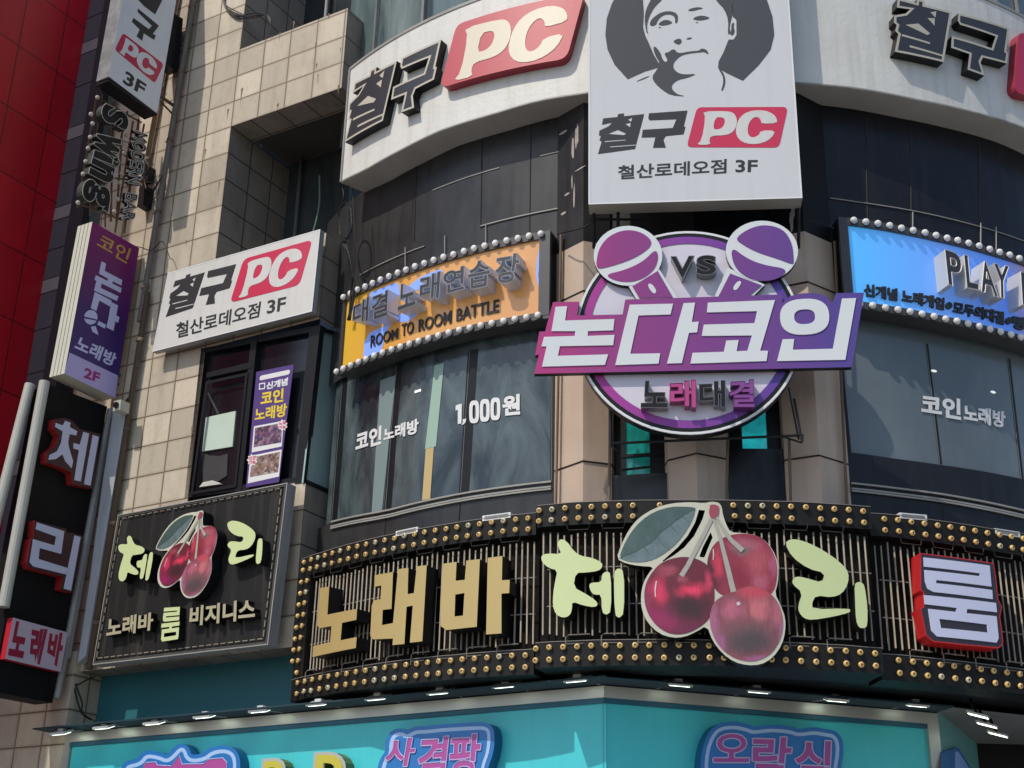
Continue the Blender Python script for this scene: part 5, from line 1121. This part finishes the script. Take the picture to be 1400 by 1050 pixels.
cable('tangle of black cables slung across the tiled wall at the top', [along([(305+random.uniform(-2, 2), -10), (308, 8+random.uniform(-3, 3)), (322, 15+random.uniform(0, 10)), (345, 17+random.uniform(0, 8)), (362, 20), (369, 27+random.uniform(-3, 3)), (370, 40+random.uniform(-10, 8))], .04) for _ in range(6)], .010)
ctr = D.hit(472, 305, .5); coil = []
for k in range(5):
    coil.append([D.P(472+9*sin(t)*(1+.12*random.uniform(-1, 1)), 302+24*cos(t)*(1+.08*random.uniform(-1, 1)), .42) for t in [2*pi*i/14 for i in range(15)]])
cable('coil of black cable hanging beside the corner pillar under the sign band', coil+[[D.P(468, 255, .42), D.P(470, 270, .42), D.P(466, 285, .42)], [D.P(482, 258, .42), D.P(484, 300, .42), D.P(486, 340, .42), D.P(482, 390, .42)]], .010, 3)
cable('black cable running from under the billboard to the marquee sign', [[D.P(762, 320, .3), D.P(775, 317, .5), D.P(795, 312, .6), D.P(806, 306, .6)], [D.P(1098, 300, .6), D.P(1120, 305, .5), D.P(1140, 312, .4)]], .011)
cable('dark cable drooping over the teal panel at lower left', [along([(101, 935), (105, 955), (112, 975), (124, 984)], .05), along([(103, 935), (112, 960), (113, 975), (130, 986)], .05), along([(95, 925), (104, 936), (118, 930), (130, 925)], .05)], .013)
random.seed(11)
cable('bundle of black cables dropping down the corner beside the orange marquee sign', [[D.P(470+random.uniform(-2, 3), 330, .40), D.P(479+random.uniform(-2, 2), 365, .36), D.P(482+random.uniform(-3, 3), 400, .33), D.P(478+random.uniform(-3, 3), 438, .33)] for _ in range(5)], .013, 5)
cable('loose wires looping from the neon sign to the grey drainpipe', [along([(186, 200+random.uniform(-10, 10)), (200+random.uniform(-3, 6), 222+random.uniform(0, 14)), (197, 245), (205, 262+random.uniform(0, 8)), (222, 240)], .22) for _ in range(4)]+[along([(175, 335), (192, 338), (207, 342), (222, 330), (232, 352)], .2), along([(200, 280), (214, 268), (216, 255), (210, 248)], .3)], .008, 6)
st = MB(); random.seed(23)
for x, y in ((331, 122), (380, 143), (432, 60), (433, 88), (435, 102), (383, 45), (466, 66), (463, 118), (347, 345), (255, 330), (312, 150), (281, 205), (299, 355), (263, 585), (213, 700), (240, 690), (300, 250), (402, 30), (450, 20)):
    u, v = F.hit(x, y); r = random.uniform(.012, .028); L_ = random.uniform(.08, .34)
    st.prism(F, [(u+r*cos(t), v+r*sin(t)) for t in [pi*k/6 for k in range(7)]]+[(u-r*.7, v-r), (u-r*.25, v-L_*.6), (u+.002, v-L_), (u+r*.3, v-L_*.5), (u+r*.8, v-r)], .002, .002, px=False)
tag(st.build('rust_stain', mat('rust_stain', (.20, .13, .08), .8, var=.5), B), kind='stuff')
cable('thin green cable hanging in the dark recess beside the white wall sign', [[F.P(437, 240, -1.2), F.P(437, 275, -1.2), F.P(433, 300, -1.2), F.P(428, 318, -1.2)]], .02, 8, mat('cable_green', (.10, .16, .12), .5))
# ================================================================ teal shop front below
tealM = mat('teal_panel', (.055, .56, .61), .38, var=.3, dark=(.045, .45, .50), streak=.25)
tealD = mat('teal_panel_shaded', (.03, .15, .18), .45, var=.15, dark=(.016, .095, .12), spec=.3)  # shade on the upper panel is put into this darker base colour
trimM = mat('brushed_trim', (.46, .455, .42), .35, .35, var=.3, dark=(.36, .35, .32))
navy = mat('navy_soffit', (.012, .035, .05), .6)
shop = thing('teal_shopfront', 'bright teal shopfront with a pale metal rim below the black bulb sign', 'shopfront', (P0.x, P0.y, .12))
TU = Plane(offp(-.55), TR_); TL = Plane(offp(.38), TR_)
def trimpt(S, pts): return [S.hit(x, y) for x, y in pts]
zT = (T0.hit(300, 998)[1]+TRt.hit(1000, 967)[1])/2     # lower edge of the rim
tu0 = T0.hit(84, 1020)[0]; tuR = TRt.hit(1283, 988)[0]
zt0, zt1 = zT, zT+.14
q = MB(); q.quad_s(T0, R4(tu0+.18, 0, .12, zt0-.0), -.05); q.quad_s(TRt, R4(0, tuR-.1, .12, zt0), -.05); q.build('panel', tealM, shop)
q = MB(); q.strip(T0, zt0, zt1, tu0, 0, -.1, .0, 1); q.strip(TRt, zt0, zt1, 0, tuR, -.1, .0, 1); q.strip(T0, .12, zt0, tu0, tu0+.16, -.1, .0, 1); q.strip(TRt, .12, zt0, tuR-.16, tuR, -.1, .002, 1); q.build('rim', trimM, shop)
q = MB(); q.strip(T0, zt0-.06, zt0, tu0+.16, 0, -.06, -.02, 1); q.strip(TRt, zt0-.06, zt0, 0, tuR-.16, -.06, -.02, 1); q.build('shadow_gap', mat('blue_gap', (.01, .10, .16), .5), shop)
zu0 = TL.hit(250, 981)[1]
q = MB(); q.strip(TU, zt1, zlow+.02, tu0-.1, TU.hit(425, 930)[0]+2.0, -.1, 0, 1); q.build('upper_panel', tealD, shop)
q = MB(); zu0 = max(zu0, zt1+.02); tc_ = TL.hit(828, 928)[0]
q.face([T0.pt(tu0-.2, zt1+.01, -.5), T0.pt(0, zt1+.01, -.5), TL.pt(tc_, zu0), TL.pt(tu0-.25, zu0)]); q.face([TRt.pt(0, zt1+.01, -.5), TRt.pt(tuR, zt1+.01, -.5), TRt.pt(tuR, zu0, .38), TL.pt(tc_, zu0)])
q.strip(TL, zu0, zu0+.02, tu0-.25, tc_, -.02, 0, 1); q.strip(TRt, zu0, zu0+.02, .2, tuR, .36, .38, 1)
print('ledge', zt0, zt1, zu0, zlow)
q.build('canopy_soffit', navy, shop)
# recess at the far right with a sloping ceiling
RW = Plane(TRt.pt(tuR, 0)[:2], (sin(radians(27)), cos(radians(27))))
q = MB(); q.quad_s(RW, R4(0, 5, .12, 5.2)); q.build('side_panel', mat('teal_pale', (.12, .34, .34), .45, var=.3, dark=(.08, .24, .25)), shop)
q = MB(); q.prism(RW, [(1293,1027),(1310,1022),(1328,1050),(1326,1075),(1294,1075)], 0, .06); sb = q.build('small_sign', mat('sign_blue', (.02, .13, .36), .4), shop)
q = MB(); q.prism(RW, [(1306,1028),(1310,1027),(1325,1050),(1325,1075),(1306,1075)], .06, .065); q.build('sign_face', mat('sign_pale_blue', (.22, .36, .75), .4), sb)
# underside of the corner above the shop
q = MB(); zcl = 4.86
n = 40
P_ = [D.pt(UL+(UR-UL)*i/n, zcl+.12, .2) for i in range(n+1)]
for i in range(n): q.face([P_[i], P_[i+1], (C0[0], C0[1], zcl+.12)], 0)
q.build('corner_soffit', blackP, B)
q = MB(); q.face([TRt.pt(tuR-.1, zcl+.03, .3), TRt.pt(tuR+7, zcl+.03, -.4), TRt.pt(tuR+9, zcl+.03, -9), TRt.pt(tuR+1, zcl+.03, -9)]); q.build('soffit', mat('soffit_grey', (.20, .20, .195), .55, var=.4, dark=(.12, .12, .12)), shop)
lampH = mat('lamp_head', (.62, .63, .62), .4); lampE = mat('lamp_glow', (.8, .85, .75), .4, emit=(.86, 1.0, .84), es=3.5)
def led_lamp(S, x, y, d, side, label):
    u, v = S.hit(x, y, d); th = thing('led_lamp', label, 'lamp', S.pt(u, v, d), 'row of lamps over the teal shopfront')
    t3 = S.t.to_3d(); n3 = S.n.to_3d(); p = S.pt(u, v, d)
    q = MB(); q.box(p, t3*.155, n3*.085-Vector((0, 0, .035)), Vector((0, 0, .016))+n3*.006); q.box(p-Vector((0, 0, -.03))-n3*.02, t3*.05, n3*.05, Vector((0, 0, .02))); q.build('head', lampH, th)
    q = MB(); q.box(p-Vector((0, 0, .022))-n3*.008, t3*.13, n3*.06-Vector((0, 0, .025)), Vector((0, 0, .003))+n3*.001); q.build('lens', lampE, th)
    q = MB(); q.tube([p+t3*.06*side, S.pt(u+.16*side, zt1+.02, 0)], .012, 0, 6); q.build('arm', lampH, th)
left_l = [(84,1001),(143,993),(212,987),(281,978),(357,970),(436,961),(517,953),(602,945),(692,936),(790,928)]
names = ('leftmost lamp over the teal shopfront, sticking out past its corner', 'second lamp from the left over the teal front, under the drooping cable', 'third lamp from the left over the teal shopfront', 'lamp above the pink bubble shape, fourth from the left over the teal front', 'lamp over the teal panel above the first yellow letter', 'lamp below the lower left corner of the long bulb sign',
 'lamp above the upper left corner of the blue bubble sign left of the fold', 'lamp above the middle of the blue bubble sign left of the fold', 'second lamp left of the fold in the teal front', 'lamp just left of the fold in the teal front',
 'first lamp right of the fold in the teal front', 'lamp above the blue bubble sign right of the fold', 'lamp above the right end of the right blue bubble sign', 'last lamp over the teal front, near its right edge')
for (x, y), lb in zip(left_l, names): led_lamp(T0, x, y, .27, 1, lb)
for (x, y), lb in zip([(927,934),(1034,943),(1141,955),(1251,962)], names[10:]): led_lamp(TRt, x, y, .27, -1, lb)
for i, (x, y) in enumerate(((1337,977),(1349,990),(1364,1003))):
    r_ = ray(x, y); k = (4.66-CAMZ)/r_.z; p = CAM+r_*k
    th = thing('spot_lamp', ('highest', 'middle', 'lowest')[i]+' of the three white lamps under the soffit at lower right', 'lamp', p, 'lamps under the right hand soffit')
    q = MB(); q.box(p, Vector((.11, -.04, -.035)), Vector((.03, .05, .0)), Vector((.0, .0, .014))); q.build('head', lampH, th)
    q = MB(); q.box(p-Vector((0, .0, .02)), Vector((.1, -.036, -.032)), Vector((.025, .04, .0)), Vector((0, 0, .003))); q.build('lens', lampE, th)
    q = MB(); q.tube([p, p+Vector((-.03, .05, .1)), (p.x-.05, p.y+.08, zcl)], .02, 0, 6); q.build('arm', blackM, th)
# bubble lettered signs on the teal front
blueO = mat('bubble_blue', (.015, .16, .46), .35); paleO = mat('bubble_pale', (.36, .52, .78), .4); pinkL = mat('bubble_pink', (.40, .07, .30), .4)
def bubble(label, S, outline, words, kpx, shapes=()):
    u, v = S.hit(*outline[0], 0); th = thing('bubble_sign', label, 'sign', S.pt(u, v-.5, .05))
    O = smooth(outline, 2)
    q = MB(); q.prism(S, grow(O, 5.5), -.04, .14, 0, 1); q.build('base', [blueO, mat('bubble_side', (.01, .09, .24), .35)], th)
    q = MB(); q.prism(S, O, .14, .146); q.build('pale_outline', paleO, th)
    q = MB(); q.prism(S, grow(O, -5), .146, .152); q.build('inner_panel', blueO, th)
    q = MB(); q2_ = MB()
    for t_, qd in words:
        text(q, S, t_, qd, .152, .162, bold=.034, rim=(.008, 1))
    for sh in shapes: q.prism(S, sh, .152, .160); q.tube([S.P(*p, .162) for p in sh], .008, 1, 4)
    q.build('lettering', [pinkL, mat('bubble_rim_pink', (.50, .46, .72), .4)], th); return th
y1 = Z(500, 970, 3.8889); y2 = Z(920, 970, 2.9167)
bubble('blue and pink bubble lettered sign left of the fold, reading three syllables', T0, y1([(80,330),(95,270),(125,235),(125,170),(150,125),(200,120),(215,138),(265,110),(310,110),(400,100),(480,95),(560,90),(640,88),(665,120),(660,220),(630,300),(620,380),(560,440),(120,470),(60,420)]),
  (('사', y1([(105,155),(280,150),(245,305),(100,305)])), ('격', y1([(288,148),(445,140),(420,370),(270,385)])), ('팡', y1([(452,135),(620,125),(600,365),(440,370)]))), 6)
bubble('blue and pink bubble lettered sign right of the fold', TRt, y2([(125,260),(130,170),(150,110),(180,72),(240,62),(300,75),(320,85),(390,75),(470,82),(500,95),(560,85),(600,92),(650,100),(668,150),(650,260),(640,330),(150,330)]),
  (('오', y2([(160,95),(310,95),(305,212),(160,212)])), ('락', y2([(318,105),(480,110),(462,285),(312,280)])), ('식', y2([(484,118),(632,125),(625,292),(484,285)]))), 6)
y3 = Z(140, 960, 3.8889)
bubble('pink and blue bubble shape at the far lower left of the teal front', T0, y3([(120,360),(130,335),(200,320),(230,275),(300,285),(340,305),(370,285),(410,240),(440,245),(460,305),(540,295),(580,260),(650,248),(700,270),(715,330),(700,420),(150,430)]),
  (), 6, [y3([(215,345),(230,322),(285,318),(292,335),(365,340),(410,283),(424,330),(540,328),(562,304),(640,297),(662,320),(660,440),(210,440)])])
yel = mat('bubble_yellow', (.52, .46, .05), .4); yside = mat('olive_side', (.10, .13, .02), .4)
for i, (t_, qd, lb) in enumerate((('D', [(850,300),(985,290),(960,440),(830,440)], 'small yellow raised letter cut off at the bottom edge, nearer the pink bubble shape'), ('D', [(1125,265),(1300,260),(1290,450),(1110,450)], 'larger yellow raised letter cut off at the bottom edge, beside the blue bubble sign'))):
    q = MB(); text(q, T0, t_, y3(qd), -.04, .14, 0, 1, bold=.09); o = q.build('raised_letter', [mat('letter_silver', (.40, .42, .40), .4), yside]); tag(o, lb, 'letter')
    q = MB(); text(q, T0, t_, y3([(x+(12 if k in (0, 3) else -16), y+16) for k, (x, y) in enumerate(qd)]), .14, .15, bold=.05); q.build('letter_face', yel, o)
# stone at the lower left corner under the black sign
up = F.hit(95, 960, .12)[0]; q = MB(); q.quad_s(F, R4(ugr-.3, up, .12, zlow+.3), .12); q.quad_s(Plane(F.pt(up, 0, .12)[:2], -NF), R4(0, 2.2, .12, zlow+.3)); o = q.build('corner_pier', tileF, B)
# ================================================================ one object per loose piece
def split_pieces(o):
    me = o.data; key = {}; par = []
    def find(a):
        while par[a] != a: par[a] = par[par[a]]; a = par[a]
        return a
    idx = []
    for v in me.vertices:
        k = (round(v.co.x, 4), round(v.co.y, 4), round(v.co.z, 4))
        if k not in key: key[k] = len(par); par.append(len(par))
        idx.append(key[k])
    for p in me.polygons:
        a = find(idx[p.vertices[0]])
        for v in p.vertices[1:]: par[find(idx[v])] = a
    groups = {}
    for p in me.polygons: groups.setdefault(find(idx[p.vertices[0]]), []).append(p.index)
    if len(groups) < 2: return
    uv = me.uv_layers[0].data; first = True
    base = o.name.split('.')[0]; mats = list(me.materials)
    for g in groups.values():
        q = MB()
        for pi_ in g:
            p = me.polygons[pi_]; q.face([me.vertices[v].co for v in p.vertices], p.material_index, [tuple(uv[l].uv) for l in p.loop_indices], p.use_smooth)
        m2 = q.mesh(base, mats)
        if first: o.data = m2; first = False
        else:
            c = bpy.data.objects.new(base, m2); COL.objects.link(c); c.parent = o.parent; c.matrix_parent_inverse = o.matrix_parent_inverse.copy()
for o in list(COL.objects):
    if o.type == 'MESH' and o.name.split('.')[0] in ('return_wall', 'tiled_wall', 'rail', 'mullion', 'soffit', 'post', 'cladding_joint', 'ledge_and_reflection', 'joint', 'pale_band', 'edge_strip', 'service_pipe', 'conduit', 'seam', 'curtain', 'bracket', 'column_cladding', 'rim', 'edge_trim', 'light_block_core', 'support_frame', 'transformer', 'insulator', 'panel_wall', 'base_wall', 'corner_pier', 'upper_panel', 'shadow_gap', 'flaking_paint', 'canopy_soffit', 'neon_lead', 'white_print', 'lit_film', 'lamp_glint'): split_pieces(o)
